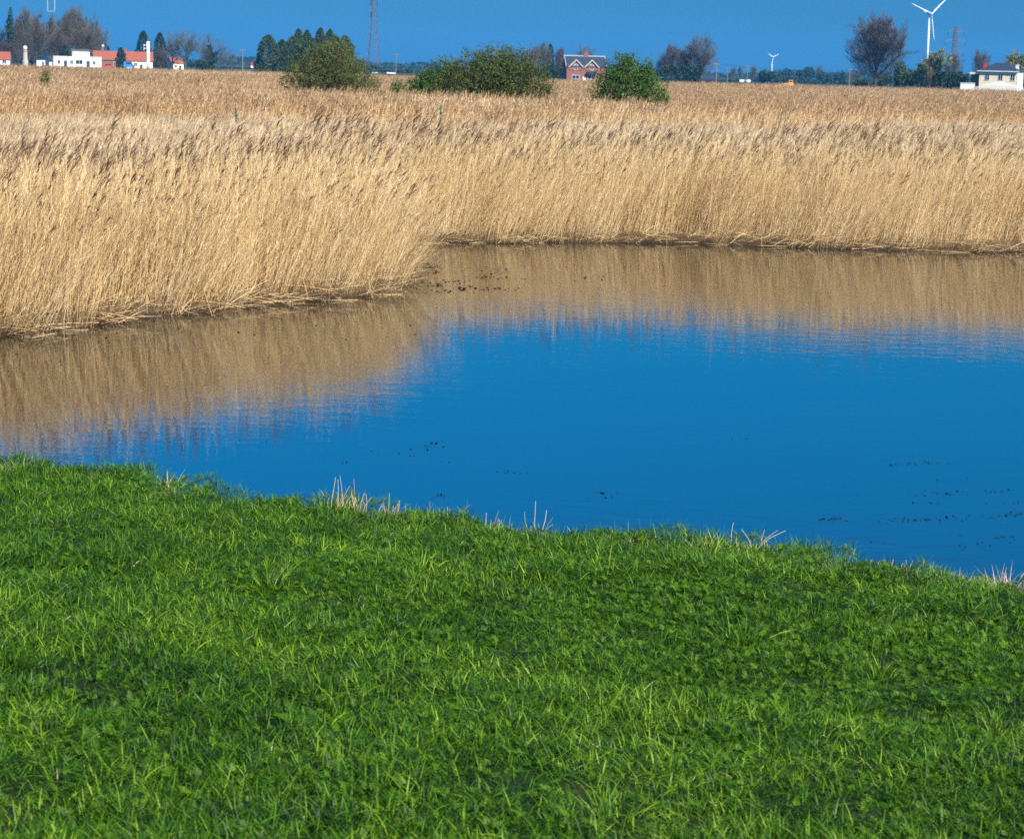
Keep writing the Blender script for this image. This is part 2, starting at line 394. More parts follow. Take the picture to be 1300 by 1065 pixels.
# ---- reed clumps
def reed_proto(seed, nst=23, rad=0.27, h=(1.30, 2.22), lean=0.20, wid=0.0048, heads=0.2, leaves=3, matset=('reed', 'reedhead'), headscale=1.0, broken=0.17, lw=1.0):
    g = np.random.default_rng(seed); s = Soup()
    n = nst; ang = g.uniform(0, 6.28, n); r = rad * np.sqrt(g.uniform(0, 1, n))
    base = np.stack([r * np.cos(ang), r * np.sin(ang), np.full(n, -0.05)], -1)
    H = g.uniform(h[0], h[1], n); H[g.uniform(0, 1, n) < 0.10] *= 1.16; brk = g.uniform(0, 1, n) < broken; H[brk] *= g.uniform(0.3, 0.75, brk.sum())
    L = np.stack([lean + g.normal(0, 0.13, n), g.normal(0, 0.12, n)], -1)
    L[brk] += g.normal(0, 0.35, (brk.sum(), 2)); L[g.uniform(0, 1, n) < 0.09] += (0.28, 0.0)
    t = np.linspace(0, 1, 5)
    hor = (t ** 1.25)[None, :, None] * L[:, None, :] * H[:, None, None]
    hor = hor + (t ** 2.6)[None, :, None] * np.stack([g.uniform(-0.03, 0.10, n), g.normal(0, 0.05, n)], -1)[:, None, :]
    P = np.concatenate([base[:, None, :2] + hor, (base[:, 2][:, None] + t[None] * H[:, None] * 0.985)[..., None]], -1)
    a = g.uniform(-0.9, 0.9, n); S = np.stack([np.cos(a), np.sin(a), np.zeros(n)], -1)
    W = wid * g.uniform(0.7, 1.35, n)[:, None] * np.array([1.15, 1.05, 0.9, 0.75, 0.5])[None]
    tn = g.uniform(0.2, 0.95, n); tn[g.uniform(0, 1, n) < 0.27] = 0.02  # a share of near-black stems colours in the shaded gaps between stems
    s.rib(P, W, S, tn, 0)
    # dry leaves streaming to the lee side
    m = n * leaves; k = np.repeat(np.arange(n), leaves); tt = g.uniform(0.04, 0.97, m) ** 0.5
    fi = tt * 4; i0 = np.minimum(fi.astype(int), 3); fr = (fi - i0)[:, None]
    st = P[k, i0] * (1 - fr) + P[k, i0 + 1] * fr
    az = g.normal(0, 1.5, m); ll = g.uniform(0.08, 0.28, m); upz = g.uniform(0.9, 3.2, m)
    d = unit(np.stack([np.cos(az), np.sin(az), upz], -1))
    tq = np.linspace(0, 1, 4)[None, :, None]
    PL = st[:, None] + d[:, None] * ll[:, None, None] * tq + np.array([0.16, 0, -0.22])[None, None] * (tq ** 2) * ll[:, None, None] * g.uniform(0.2, 1.6, m)[:, None, None]
    a = az + math.pi / 2 + g.normal(0, 0.7, m); SL = np.stack([np.cos(a), np.sin(a), g.normal(0, 0.5, m)], -1)
    s.rib(PL, lw * wid * 1.35 * np.array([0.8, 1.0, 0.7, 0.1])[None] * g.uniform(0.6, 1.2, m)[:, None], unit(SL), np.where(g.uniform(0, 1, m) < 0.22, 0.05, g.uniform(0.2, 1.0, m)), 0)
    # plumes
    hk = np.where((g.uniform(0, 1, n) < heads) & ~brk)[0]
    if len(hk):
        nb = 9; k = np.repeat(hk, nb); m = len(k); tip = P[k, 4]
        off = g.uniform(-0.16, 0.03, m) * headscale
        st = tip + unit(P[k, 4] - P[k, 3]) * off[:, None]
        az = g.normal(0.0, 0.7, m); d = unit(np.stack([np.cos(az), np.sin(az), g.uniform(0.9, 3.0, m)], -1))
        ll = g.uniform(0.06, 0.15, m) * headscale
        PL = st[:, None] + d[:, None] * ll[:, None, None] * tq[:, :3] * 1.4 + np.array([0.22, 0, -0.20])[None, None] * (tq[:, :3] ** 2) * ll[:, None, None]
        a = g.uniform(0, 3.14, m); SL = np.stack([np.cos(a), np.sin(a), g.normal(0, 0.4, m)], -1)
        s.rib(PL, 0.014 * headscale * (wid / 0.0065) ** 0.4 * np.array([0.5, 1.0, 0.25])[None] * g.uniform(0.6, 1.3, m)[:, None], unit(SL), g.uniform(0, 1, m), 1)
    return s.mesh('reed_clump', [M[matset[0]], M[matset[1]]])

def litter_proto(seed, n=26, wid=0.0062, mats=('reed', 'wet_shade'), el=0.25, L=(0.25, 0.9)):
    """broken and fallen stems at the water's edge"""
    g = np.random.default_rng(seed); s = Soup()
    c = np.stack([g.uniform(-0.35, 0.35, n), g.uniform(-0.25, 0.25, n), g.uniform(0.0, 0.16, n)], -1)
    az = g.normal(0.2, 0.8, n) + np.where(g.uniform(0, 1, n) < 0.3, math.pi, 0); el = np.abs(g.normal(el, 0.28, n))
    d = np.stack([np.cos(az) * np.cos(el), np.sin(az) * np.cos(el), np.sin(el)], -1); ll = g.uniform(L[0], L[1], n)
    t = np.linspace(-0.35, 0.65, 4)
    P = c[:, None] + d[:, None] * ll[:, None, None] * t[None, :, None]; P[..., 2] -= (t ** 2)[None] * 0.12 * ll[:, None]
    P[..., 2] = np.maximum(P[..., 2], 0.012)
    S = unit(np.stack([-np.sin(az), np.cos(az), g.normal(0, 1.2, n)], -1))
    mi = g.uniform(0, 1, n) < 0.62
    for q_, k in ((0, ~mi), (1, mi)):
        s.rib(P[k], wid * g.uniform(0.6, 1.4, k.sum())[:, None] * np.array([1, 1, 0.9, 0.5])[None], S[k], g.uniform(0.1, 0.9, k.sum()), q_)
    return s.mesh('reed_litter', [M[mats[0]], M[mats[1]]])

def jgrid(x0, x1, y0, y1, s, g):
    xs = np.arange(x0, x1, s); ys = np.arange(y0, y1, s); X_, Y_ = np.meshgrid(xs, ys)
    X_ = X_ + g.uniform(-0.5, 0.5, X_.shape) * s; Y_ = Y_ + g.uniform(-0.5, 0.5, Y_.shape) * s
    return X_.ravel(), Y_.ravel()
def infov(x, y, m=3.0): return np.abs(x) < 0.262 * y + m

CREST2 = 57.5    # back of the waterside bed
def backline(x): return np.interp(x, [-25, -13, -9, -6.5, -4.5, -2, 3, 20], [36, 39, 41.5, 45.5, 51, 55.5, 56, 58]) + 0.9 * fbm(x, x * 0, 0.6, 9)
g = np.random.default_rng(21)
X1, Y1 = jgrid(-22, 22, 18, CREST2 + 1.5, 0.25, g)
land = ~inpoly(X1, Y1, PONDPOLY); d1 = dshore(X1, Y1)
back = backline(X1)
gap = fbm(X1, Y1, 2.2, 71) + 0.5 * fbm(X1, Y1, 5.0, 72)
ok = land & infov(X1, Y1, 3.5) & (Y1 < back) & (d1 > 0.03) & ~((gap > 0.28) & (d1 < 1.7)) & ~(gap > 1.05)
X1, Y1, d1, back = X1[ok], Y1[ok], d1[ok], back[ok]
N = len(X1)
hf = 0.99 + 0.07 * fbm(X1, Y1, 0.5, 4) + g.normal(0, 0.085, N)
hf *= np.clip(0.72 + d1 * 0.28, 0.72, 1.0) * np.interp(X1, [-9, -4], [0.95, 1.0])
nearback = (back - Y1) < 2.8
left = X1 < -1.0 - (Y1 - 36) * 0.03
idx = np.where(nearback & (g.uniform(0, 1, N) < np.where(left, 0.75, 0.45)), 6 + g.integers(0, 3, N), g.integers(0, 6, N))
hf = np.where(nearback, hf * 1.04, hf)
tilt = np.where(Y1 > 44, 0.025, -0.01) + np.clip((X1 + 9) * 0.010, -0.05, 0.06) + 0.20 * np.exp(-d1 / 1.3) + g.normal(0, 0.05, N)
# clumps at the very edge bow outward, over the water
edge = np.clip(1 - d1 / 0.8, 0, 1)
tilt += edge * g.normal(0.04, 0.14, N); tx = edge * np.abs(g.normal(0.12, 0.12, N))
rots = np.stack([tx + g.normal(0, 0.03, N), tilt, g.normal(0, 0.35, N)], -1)
protos = [reed_proto(100 + i, heads=0.02, lean=0.01 + 0.015 * i, headscale=1.5) for i in range(6)] + [reed_proto(120 + i, heads=0.14, h=(1.6, 2.35), lean=0.05 + 0.03 * i, headscale=1.7) for i in range(3)]
gn_scatter('reed_bed', np.stack([X1, Y1, groundz(X1, Y1)], -1), rots, np.stack([hf, hf, hf * 1.0], -1), idx, protos,
           'tall dry golden reeds with brown plumes standing along the far and left water edge', 'reeds')

# fallen stems along the waterline
seg = SHP[(SHP[:, 1] > 20)]
pts = []
for i in range(len(seg) - 1):
    n_ = max(1, int(np.hypot(*(seg[i + 1] - seg[i])) / 0.075))
    nrm = np.array([-(seg[i + 1] - seg[i])[1], (seg[i + 1] - seg[i])[0]]); nrm /= np.hypot(*nrm) + 1e-9
    for k in range(n_):
        p = seg[i] + (seg[i + 1] - seg[i]) * (k + g.uniform()) / n_ + nrm * g.uniform(-0.16, 0.55)
        pts.append(p)
pts = np.array(pts); pts = pts[infov(pts[:, 0], pts[:, 1], 3)]
N = len(pts); sc = g.uniform(0.6, 1.15, N)
gz = np.maximum(groundz(pts[:, 0], pts[:, 1]), 0.0)
gn_scatter('fallen_reed_litter', np.stack([pts[:, 0], pts[:, 1], gz], -1), np.stack([np.zeros(N), np.zeros(N), g.normal(0, 0.5, N)], -1),
           np.stack([sc, sc, sc], -1), g.integers(0, 7, N), [litter_proto(200 + i) for i in range(4)] + [litter_proto(210 + i, 14, el=0.55, L=(0.6, 1.4)) for i in range(3)],
           'tangle of broken straw coloured stems lying along the foot of the reeds', 'reed litter')

# pale low sedge behind, then the wide brown reed field
def yC(x): return 108 + np.clip(x * 1.1, -6, 38) + 5 * fbm(x, x * 0, 0.09, 31)
g = np.random.default_rng(33)
X2, Y2 = jgrid(-60, 60, 40, 170, 0.55, g)
bk = backline(X2)
ok = infov(X2, Y2, 4) & (Y2 < yC(X2) + g.normal(0, 8, len(X2))) & (Y2 > bk + 0.3); X2, Y2 = X2[ok], Y2[ok]; N = len(X2)
h2 = 1.0 + 0.16 * fbm(X2, Y2, 0.16, 7) + g.normal(0, 0.07, N)
gn_scatter('pale_sedge', np.stack([X2, Y2, np.full(N, 0.12)], -1), np.stack([g.normal(0, 0.05, N), g.normal(0.05, 0.06, N), g.normal(0, 0.5, N)], -1),
           np.stack([h2, h2, h2], -1), g.integers(0, 4, N),
           [reed_proto(300 + i, nst=42, rad=0.5, h=(0.9, 1.45), lean=0.30, wid=0.014, heads=0.0 if i < 3 else 0.10, leaves=2, matset=('pale', 'reedfarhead')) for i in range(4)],
           'low band of bleached pale sedge behind the waterside reeds', 'sedge')
P3 = []
for (a_, b_, s_) in ((100, 150, 0.62), (150, 220, 0.85), (220, 310, 1.15), (310, 430, 1.6)):
    x_, y_ = jgrid(-130, 130, a_, b_, s_, g); k = infov(x_, y_, 5) & (y_ > yC(x_) + g.normal(0, 7, len(x_))); P3.append(np.stack([x_[k], y_[k]], -1))
P3 = np.concatenate(P3); X3, Y3 = P3[:, 0], P3[:, 1]; N = len(X3)
h3 = 1.0 + 0.10 * fbm(X3, Y3, 0.08, 8) + 0.05 * fbm(X3, Y3, 0.4, 12) + g.normal(0, 0.05, N)
sc3 = np.where(Y3 > 220, 1.5, np.where(Y3 > 150, 1.2, 1.0))
gn_scatter('reed_field', np.stack([X3, Y3, np.full(N, 0.12)], -1), np.stack([g.normal(0, 0.04, N), g.normal(0.03, 0.05, N), g.normal(0, 0.5, N)], -1),
           np.stack([h3 * sc3, h3 * sc3, h3], -1), np.where(fbm(X3 * 0.35, Y3, 0.11, 55) + g.normal(0, .3, N) > 0.55, 5, g.integers(0, 5, N)),
           [reed_proto(400 + i, nst=46, rad=0.7, h=(1.5, 2.15), lean=0.16, wid=0.017, heads=0.15 + 0.08 * i, leaves=2, matset=('reedfar', 'reedfarhead'), headscale=1.3) for i in range(5)] + [reed_proto(420, nst=46, rad=0.7, h=(1.4, 2.1), lean=0.2, wid=0.017, heads=0.05, leaves=2, matset=('pale', 'reedfarhead'))],
           'wide brownish reed field stretching back to the farms and trees', 'reeds')
# green grassy strip seen between beds
g = np.random.default_rng(34)
def blade_proto(seed, n, rad, hl, wid, spread, matl, tint=(0, 1), square=True, droop=0.6):
    q = np.random.default_rng(seed); s = Soup()
    if square: bx = q.uniform(-rad, rad, n); by = q.uniform(-rad, rad, n)
    else:
        a = q.uniform(0, 6.28, n); r_ = rad * np.sqrt(q.uniform(0, 1, n)); bx = r_ * np.cos(a); by = r_ * np.sin(a)
    az = q.uniform(0, 6.28, n) if square else np.arctan2(by, bx) + q.normal(0, 0.5, n)
    sprd = np.abs(q.normal(spread, spread * 0.6, n)); L = q.uniform(hl[0], hl[1], n) * (1 if square else 1)
    d = np.stack([np.cos(az) * np.sin(sprd), np.sin(az) * np.sin(sprd), np.cos(sprd)], -1)
    t = np.linspace(0, 1, 4)
    P = np.stack([bx, by, np.full(n, -0.012)], -1)[:, None] + d[:, None] * L[:, None, None] * t[None, :, None]
    dr = q.uniform(0, droop, n) * L
    P[..., 0] += (t ** 2)[None] * (np.cos(az) * dr)[:, None]; P[..., 1] += (t ** 2)[None] * (np.sin(az) * dr)[:, None]
    P[..., 2] -= (t ** 2.5)[None] * (dr * 0.55)[:, None]
    sa = az + math.pi / 2 + q.normal(0, 0.6, n); S = np.stack([np.cos(sa), np.sin(sa), q.normal(0, 0.25, n)], -1)
    W = wid * q.uniform(0.6, 1.4, n)[:, None] * np.array([0.8, 1.0, 0.75, 0.08])[None]
    s.rib(P, W, unit(S), q.uniform(tint[0], tint[1], n), 0)
    return s, q
def herb_add(s, q, cx, cy, nl, mi):
    """feathery rosette: each frond is a rachis with paired leaflets"""
    for _ in range(nl):
        az = q.uniform(0, 6.28); L = q.uniform(0.022, 0.045); el = q.uniform(0.35, 1.1)
        d = np.array([math.cos(az) * math.cos(el), math.sin(az) * math.cos(el), math.sin(el)])
        k = 6; t = np.linspace(0.2, 1, k); c = np.array([cx, cy, 0.0]) + d[None] * L * t[:, None]; c[:, 2] -= (t ** 2) * L * 0.35
        side = np.array([-math.sin(az), math.cos(az), 0.1])
        for sg in (-1, 1):
            ln = 0.0062 * (1.15 - t) + 0.0020; dd = unit(side * sg + d * 0.6 + q.normal(0, 0.15, (k, 3)))
            cen = c + dd * ln[:, None] * 0.6; U = dd * ln[:, None] * 0.7; V = np.cross(dd, unit(np.cross(d, side))[None]) * ln[:, None] * 0.22
            s.quad(cen, U, V, q.uniform(0.3, 1.0), mi)
def broad_add(s, q, cx, cy, L, mi, tint):
    az = q.uniform(0, 6.28); el = q.uniform(0.2, 0.6); k = 6; t = np.linspace(0, 1, k)
    d = np.array([math.cos(az) * math.cos(el), math.sin(az) * math.cos(el), math.sin(el)])
    P = np.array([cx, cy, 0.01])[None] + d[None] * L * t[:, None]; P[:, 2] -= t ** 2 * L * 0.3
    s.rib(P[None], (L * 0.42 * np.array([0.15, 0.75, 1, 0.95, 0.6, 0.05]))[None], np.array([[-math.sin(az), math.cos(az), 0.1]]), np.array([tint]), mi)

GT = []
for i in range(5):           # mixed turf tiles
    s, q = blade_proto(500 + i, 2200, 0.22, (0.018, 0.066), 0.0019, 0.72, 'grass', (0.05, 0.95))
    b2, _ = blade_proto(520 + i, 380, 0.22, (0.015, 0.04), 0.0032, 0.9, 'grass', (0.0, 0.6))
    s.v += b2.v; s.f += [f + s.n for f in b2.f]; s.t += b2.t; s.m += b2.m; s.n += b2.n
    b3, _ = blade_proto(540 + i, 22, 0.22, (0.01, 0.035), 0.0022, 1.1, 'straw', (0.1, 0.9))
    s.v += b3.v; s.f += [f + s.n for f in b3.f]; s.t += b3.t; s.m += [m_ + 2 for m_ in b3.m]; s.n += b3.n
    for _ in range(24 if i < 3 else 60): herb_add(s, q, q.uniform(-.2, .2), q.uniform(-.2, .2), 5, 1)
    for _ in range(2): broad_add(s, q, q.uniform(-.2, .2), q.uniform(-.2, .2), q.uniform(0.012, 0.024), 1, q.uniform(0.2, 0.8))
    GT.append(s.mesh('turf_tile', [M['grass'], M['herb'], M['straw']]))
for i in range(3):           # herb-rich tiles
    s, q = blade_proto(560 + i, 1300, 0.20, (0.018, 0.06), 0.0019, 0.7, 'grass', (0.1, 0.8))
    for _ in range(85): herb_add(s, q, q.uniform(-.19, .19), q.uniform(-.19, .19), 6, 1)
    for _ in range(1): broad_add(s, q, q.uniform(-.2, .2), q.uniform(-.2, .2), q.uniform(0.012, 0.026), 1, q.uniform(0.2, 0.9))
    GT.append(s.mesh('turf_tile', [M['grass'], M['herb'], M['straw']]))
for i in range(3):           # long tufts
    s, q = blade_proto(580 + i, 120, 0.06, (0.05, 0.14), 0.0029, 0.45, 'grass', (0.15, 1.0), square=False, droop=0.7)
    b3, _ = blade_proto(590 + i, 3, 0.05, (0.05, 0.11), 0.0022, 0.6, 'straw', (0.0, 0.7), square=False)
    s.v += b3.v; s.f += [f + s.n for f in b3.f]; s.t += b3.t; s.m += [m_ + 2 for m_ in b3.m]; s.n += b3.n
    GT.append(s.mesh('turf_tuft', [M['grass'], M['herb'], M['straw']]))
for i in range(2):           # bleached fringe of the crest
    s, q = blade_proto(595 + i, 90, 0.09, (0.05, 0.13), 0.003, 0.45, 'straw', (0.2, 1.0), square=False, droop=0.6)
    GT.append(s.mesh('turf_dry', [M['straw']]))
def slope_rot(x, y):
    e_ = 0.15; dx = (bankz(x + e_, y) - bankz(x - e_, y)) / (2 * e_); dy = (bankz(x, y + e_) - bankz(x, y - e_)) / (2 * e_)
    return np.arctan(dy) * 0.9, -np.arctan(dx) * 0.9
g = np.random.default_rng(44)
X4, Y4 = jgrid(-8, 8, 2.6, 15.5, 0.25, g)
ok = infov(X4, Y4, 3.4) & (bankz(X4, Y4) > 0.12) & ((Y4 < crest(X4) + 2.2) | (g.uniform(0, 1, len(X4)) < 0.6)); X4, Y4 = X4[ok], Y4[ok]; N = len(X4)
ZZ = groundz(X4, Y4)
hm = fbm(X4, Y4, 1.6, 15)
id4 = np.where(hm + g.normal(0, 0.35, N) > 0.35, 5 + g.integers(0, 3, N), g.integers(0, 5, N))
s4 = g.uniform(0.85, 1.15, N) * (1 + 0.15 * fbm(X4, Y4, 2.3, 16)); s4 = np.clip(s4 * (1 + 0.28 * fbm(X4, Y4, 5.5, 18)), 0.45, 1.6)
rx, ry = slope_rot(X4, Y4)
pA = np.stack([X4, Y4, ZZ], -1); rA = np.stack([rx, ry, g.integers(0, 4, N) * math.pi / 2 + g.normal(0, 0.2, N)], -1); sA = np.stack([np.ones(N) * 1.1, np.ones(N) * 1.1, s4], -1)
# tufts
nT = 640
xt = g.uniform(-7, 7, nT); yt = g.uniform(3, 11.5, nT); k = infov(xt, yt, 3.2) & (yt < crest(xt) + 1.2) & (fbm(xt, yt, 2.1, 17) > -0.15); xt, yt = xt[k], yt[k]; nT = len(xt)
st = g.uniform(0.5, 1.05, nT); rx, ry = slope_rot(xt, yt)
pB = np.stack([xt, yt, groundz(xt, yt)], -1); rB = np.stack([rx + g.normal(0, .15, nT), ry + g.normal(0, .15, nT), g.uniform(0, 6.28, nT)], -1); sB = np.stack([st, st, st], -1)
nD = 1300
xd = g.uniform(-5.2, 5.2, nD); kk = g.uniform(0, 1, nD) < np.clip(0.35 + (xd + 0.6) * 0.35, 0.12, 1); xd = xd[kk]; nD = len(xd)
yd = crest(xd) + g.uniform(-0.15, 0.75, nD); sd = g.uniform(0.45, 0.95, nD)
pD = np.stack([xd, yd, groundz(xd, yd)], -1); rD = np.stack([g.normal(0, .15, nD), g.normal(0, .15, nD), g.uniform(0, 6.28, nD)], -1); sD = np.stack([sd, sd, sd], -1)
gn_scatter('grass', np.concatenate([pA, pB, pD]), np.concatenate([rA, rB, rD]), np.concatenate([sA, sB, sD]), np.concatenate([id4, 8 + g.integers(0, 3, nT), 11 + g.integers(0, 2, nD)]), GT,
           'lush short green grass with feathery herbs covering the near bank', 'grass')

#@@PART2
# ------------------------------------------------------------------ pond weed
def weed():
    q = np.random.default_rng(61); s = Soup(); cs = []
    def patch(u0, u1, v0, v1, n, z=0.006, big=1.0, lines=3):
        for _ in range(lines):
            uc = q.uniform(u0, u1); vc = q.uniform(v0, v1); m = max(2, n // lines)
            us = uc + q.normal(0, (u1 - u0) * 0.13, m); vs = vc + q.normal(0, 1.3, m)
            for a, b_ in zip(us, vs):
                p = onz(a, b_, z); cs.append((p.x, p.y, z, big))
    patch(1110, 1200, 584, 590, 46, lines=2); patch(1180, 1300, 622, 640, 60, lines=6); patch(1100, 1230, 654, 664, 60, lines=4)
    patch(1010, 1060, 655, 662, 26, lines=2); patch(1240, 1310, 648, 664, 50, lines=4); patch(1230, 1310, 676, 694, 30, lines=4)
    patch(640, 700, 598, 606, 14, lines=2); patch(700, 780, 624, 630, 14, lines=2); patch(540, 600, 560, 566, 16, lines=2); patch(470, 500, 640, 646, 10, lines=1)
    patch(530, 600, 628, 634, 24, lines=2); patch(900, 960, 550, 556, 6, lines=1); patch(400, 560, 560, 600, 26, lines=6); patch(1050, 1300, 600, 700, 40, lines=14)
    patch(510, 560, 330, 366, 170, big=2.2, lines=7); patch(535, 640, 338, 372, 150, big=2.4, lines=9); patch(600, 720, 345, 356, 22, big=2.0, lines=5); patch(700, 760, 350, 354, 8, big=2.0, lines=2)
    patch(-10, 500, 395, 430, 60, big=1.6, lines=20); patch(240, 340, 470, 560, 10, lines=6)
    c = np.array([x[:3] for x in cs]); b_ = np.array([x[3] for x in cs]); n = len(c)
    a = q.uniform(0, 6.28, n); sz = q.uniform(0.003, 0.015, n) * b_
    U = np.stack([np.cos(a), np.sin(a), 0.25 * q.normal(size=n)], -1) * sz[:, None] * 1.5; V = np.stack([-np.sin(a), np.cos(a), 0.25 * q.normal(size=n)], -1) * sz[:, None] * 0.8
    s.quad(c, U, V, q.uniform(0, 1, n), 0)
    tag(link('pond_weed', s.mesh('pond_weed', [M['weed']])), 'scattered dark scraps of weed floating in lines on the blue water', 'pond weed', kind='stuff')
weed()

# ------------------------------------------------------------------ dry stalk tufts on the bank edge
def stalk_tuft(u, v, items, label, seed):
    q = np.random.default_rng(seed)
    p = onz(u, v + 6, 2.05); x0 = p.x; y0 = float(crest(np.array([p.x]))[0]) - 0.02
    z0 = float(groundz(np.array([x0]), np.array([y0]))[0]); k = y0 / F
    s = Soup()
    for du, h, leanx, bend in items:
        t = np.linspace(0, 1, 6); H = (h * 1.2 + 22) * k
        P = np.stack([du * k + leanx * H * t + bend * H * t ** 3, q.normal(0, 0.01) + 0 * t, -0.03 + (H + 0.03) * t * (1 - 0.12 * abs(bend) * t ** 3)], -1)
        P[:, :2] += q.normal(0, 0.0016, (6, 2))
        s.tube(P, np.linspace(0.0021, 0.0011, 6) * q.uniform(0.8, 1.25), q.uniform(0.25, 1.0), 0, 4)
    o = link('dry_stalk_tuft', s.mesh('dry_stalk_tuft', [M['straw']]), None, (x0, y0, z0))
    tag(o, label, 'dry stalks', 'tufts of dry stalks along the edge of the bank')
def fan(n, spread, h, q): return [(q.uniform(-spread, spread), h * q.uniform(0.35, 0.85), q.normal(0.05, 0.25), q.normal(0, 0.2)) for _ in range(n)]
_q = np.random.default_rng(9)
stalk_tuft(462, 632, [(-28, 34, 0.15, 0), (-22, 26, 0.3, .1), (-14, 32, -0.02, 0), (-2, 36, -.16, 0), (4, 20, .25, .1), (8, 33, -.05, 0), (12, 18, -.2, 0), (-6, 20, .2, 0)] + fan(16, 22, 22, _q), 'largest tuft of pale dry stalks on the bank edge, with the tall pair of stems', 71)
stalk_tuft(503, 640, [(0, 22, .1, 0), (6, 15, .3, 0)] + fan(10, 15, 17, _q), 'short stubble of broken pale stalks just right of the largest dry tuft', 72)
stalk_tuft(549, 650, [(0, 20, .12, 0)] + fan(4, 5, 10, _q), 'single short dry stalk on the bank edge between the stubble and the leaning pair', 73)
stalk_tuft(574, 654, [(0, 22, .18, .4), (2, 17, -.05, 0), (4, 13, .3, 0), (6, 15, -.1, 0)] + fan(6, 5, 12, _q), 'small tuft of dry stalks with a hooked kinked top stem', 74)
stalk_tuft(620, 656, [(-4, 16, .1, 0), (4, 20, .15, .1), (9, 9, .2, 0)], 'two thin dry stalks standing apart over a low part of the bank edge', 75)
stalk_tuft(677, 662, [(-6, 20, -.2, 0), (0, 32, -.06, .05), (4, 22, .2, 0), (8, 16, .05, .3)] + fan(3, 8, 10, _q), 'four upright pinkish dry stalks in one clump at the middle of the bank edge', 76)
stalk_tuft(903, 690, [(0, 30, .05, 0)] + fan(5, 6, 12, _q), 'one straight dry stalk just left of the arching dry grass', 77)
stalk_tuft(930, 694, [(-8, 30, .25, .6), (-4, 28, .2, .45), (6, 28, -.1, -.3), (9, 26, 0, .1), (12, 14, .1, 0)] + fan(14, 16, 14, _q), 'dry grass tuft with stems arching over to the right against the water', 78)
stalk_tuft(1090, 712, fan(18, 26, 15, _q), 'low bleached dry tuft at the right of the bank edge', 79)

# broad dock plant in the near grass
def dock(u, v, label, seed, nl, L):
    q = np.random.default_rng(seed); p = onz(u, v, 2.45)
    z = float(groundz(np.array([p.x]), np.array([p.y]))[0])
    root = empty('dock_plant', (p.x, p.y, z + 0.02)); tag(root, label, 'plant', 'broad leaved plants in the near grass')
    for i in range(nl):
        az = q.uniform(0, 6.28); el = q.uniform(0.25, 0.7); k = 8; t = np.linspace(0, 1, k)
        d = np.array([math.cos(az) * math.cos(el), math.sin(az) * math.cos(el), math.sin(el)]); LL = L * q.uniform(0.7, 1.1)
        P = d[None] * LL * t[:, None]; P[:, 2] -= t ** 2 * LL * 0.45; sd = np.array([-math.sin(az), math.cos(az), 0.0])
        Wd = LL * 0.20 * np.array([0.1, 0.5, 0.85, 1, 1, 0.85, 0.55, 0.05]); s = Soup()
        up = np.array([0, 0, 1.0])
        for sg in (-1, 1):
            C_ = P + sd * sg * Wd[:, None] * 0.5 + up * (Wd * 0.28)[:, None] * (1 + 0.4 * np.sin(t * 15 + i))[:, None]
            s.rib(C_[None], Wd[None], (sd * sg + up * 0.5)[None], np.array([q.uniform(0.4, 0.9)]), 0)
        link('leaf', s.mesh('leaf', [M['herb']]), root)
dock(597, 940, 'broad leaved dock plant low in the grass at the bottom centre', 81, 5, 0.10)
dock(585, 905, 'small broad leaved plant in the grass just behind the dock', 82, 5, 0.055)
dock(365, 955, 'flat broad leaved rosette in the grass left of the dock', 83, 6, 0.06)

# ------------------------------------------------------------------ bushes standing in the reed field
def leafmat(name, dark, mid, light, **k): return plantmat(name, [(0.0, dark), (0.5, mid), (1.0, light)], **k)
M['haw1'] = leafmat('leaf_olive', (0.025, 0.04, 0.006), (0.075, 0.105, 0.018), (0.15, 0.19, 0.035), trans=0.25, nscale=0.5, namt=0.2)
M['haw2'] = leafmat('leaf_green', (0.02, 0.06, 0.008), (0.05, 0.115, 0.013), (0.11, 0.21, 0.03), trans=0.25, nscale=0.5, namt=0.2)
M['bark'] = plantmat('twig_bark', [(0.0, (0.05, 0.038, 0.022)), (1.0, (0.16, 0.125, 0.07))], trans=0.0)
M['barkp'] = plantmat('purple_twigs', [(0.0, (0.05, 0.038, 0.03)), (1.0, (0.14, 0.105, 0.085))], trans=0.0)
M['barkg'] = plantmat('grey_twigs', [(0.0, (0.05, 0.046, 0.034)), (1.0, (0.15, 0.14, 0.10))], trans=0.0)
M['everg'] = leafmat('evergreen_leaf', (0.012, 0.030, 0.010), (0.04, 0.068, 0.014), (0.12, 0.14, 0.025), trans=0.1, nscale=0.3)
M['dkgreen'] = leafmat('dark_leaf', (0.010, 0.025, 0.012), (0.02, 0.045, 0.02), (0.045, 0.08, 0.03), trans=0.1, nscale=0.3)
M['willow'] = leafmat('willow_leaf', (0.14, 0.13, 0.02), (0.24, 0.24, 0.035), (0.36, 0.36, 0.07), trans=0.3, nscale=0.3)

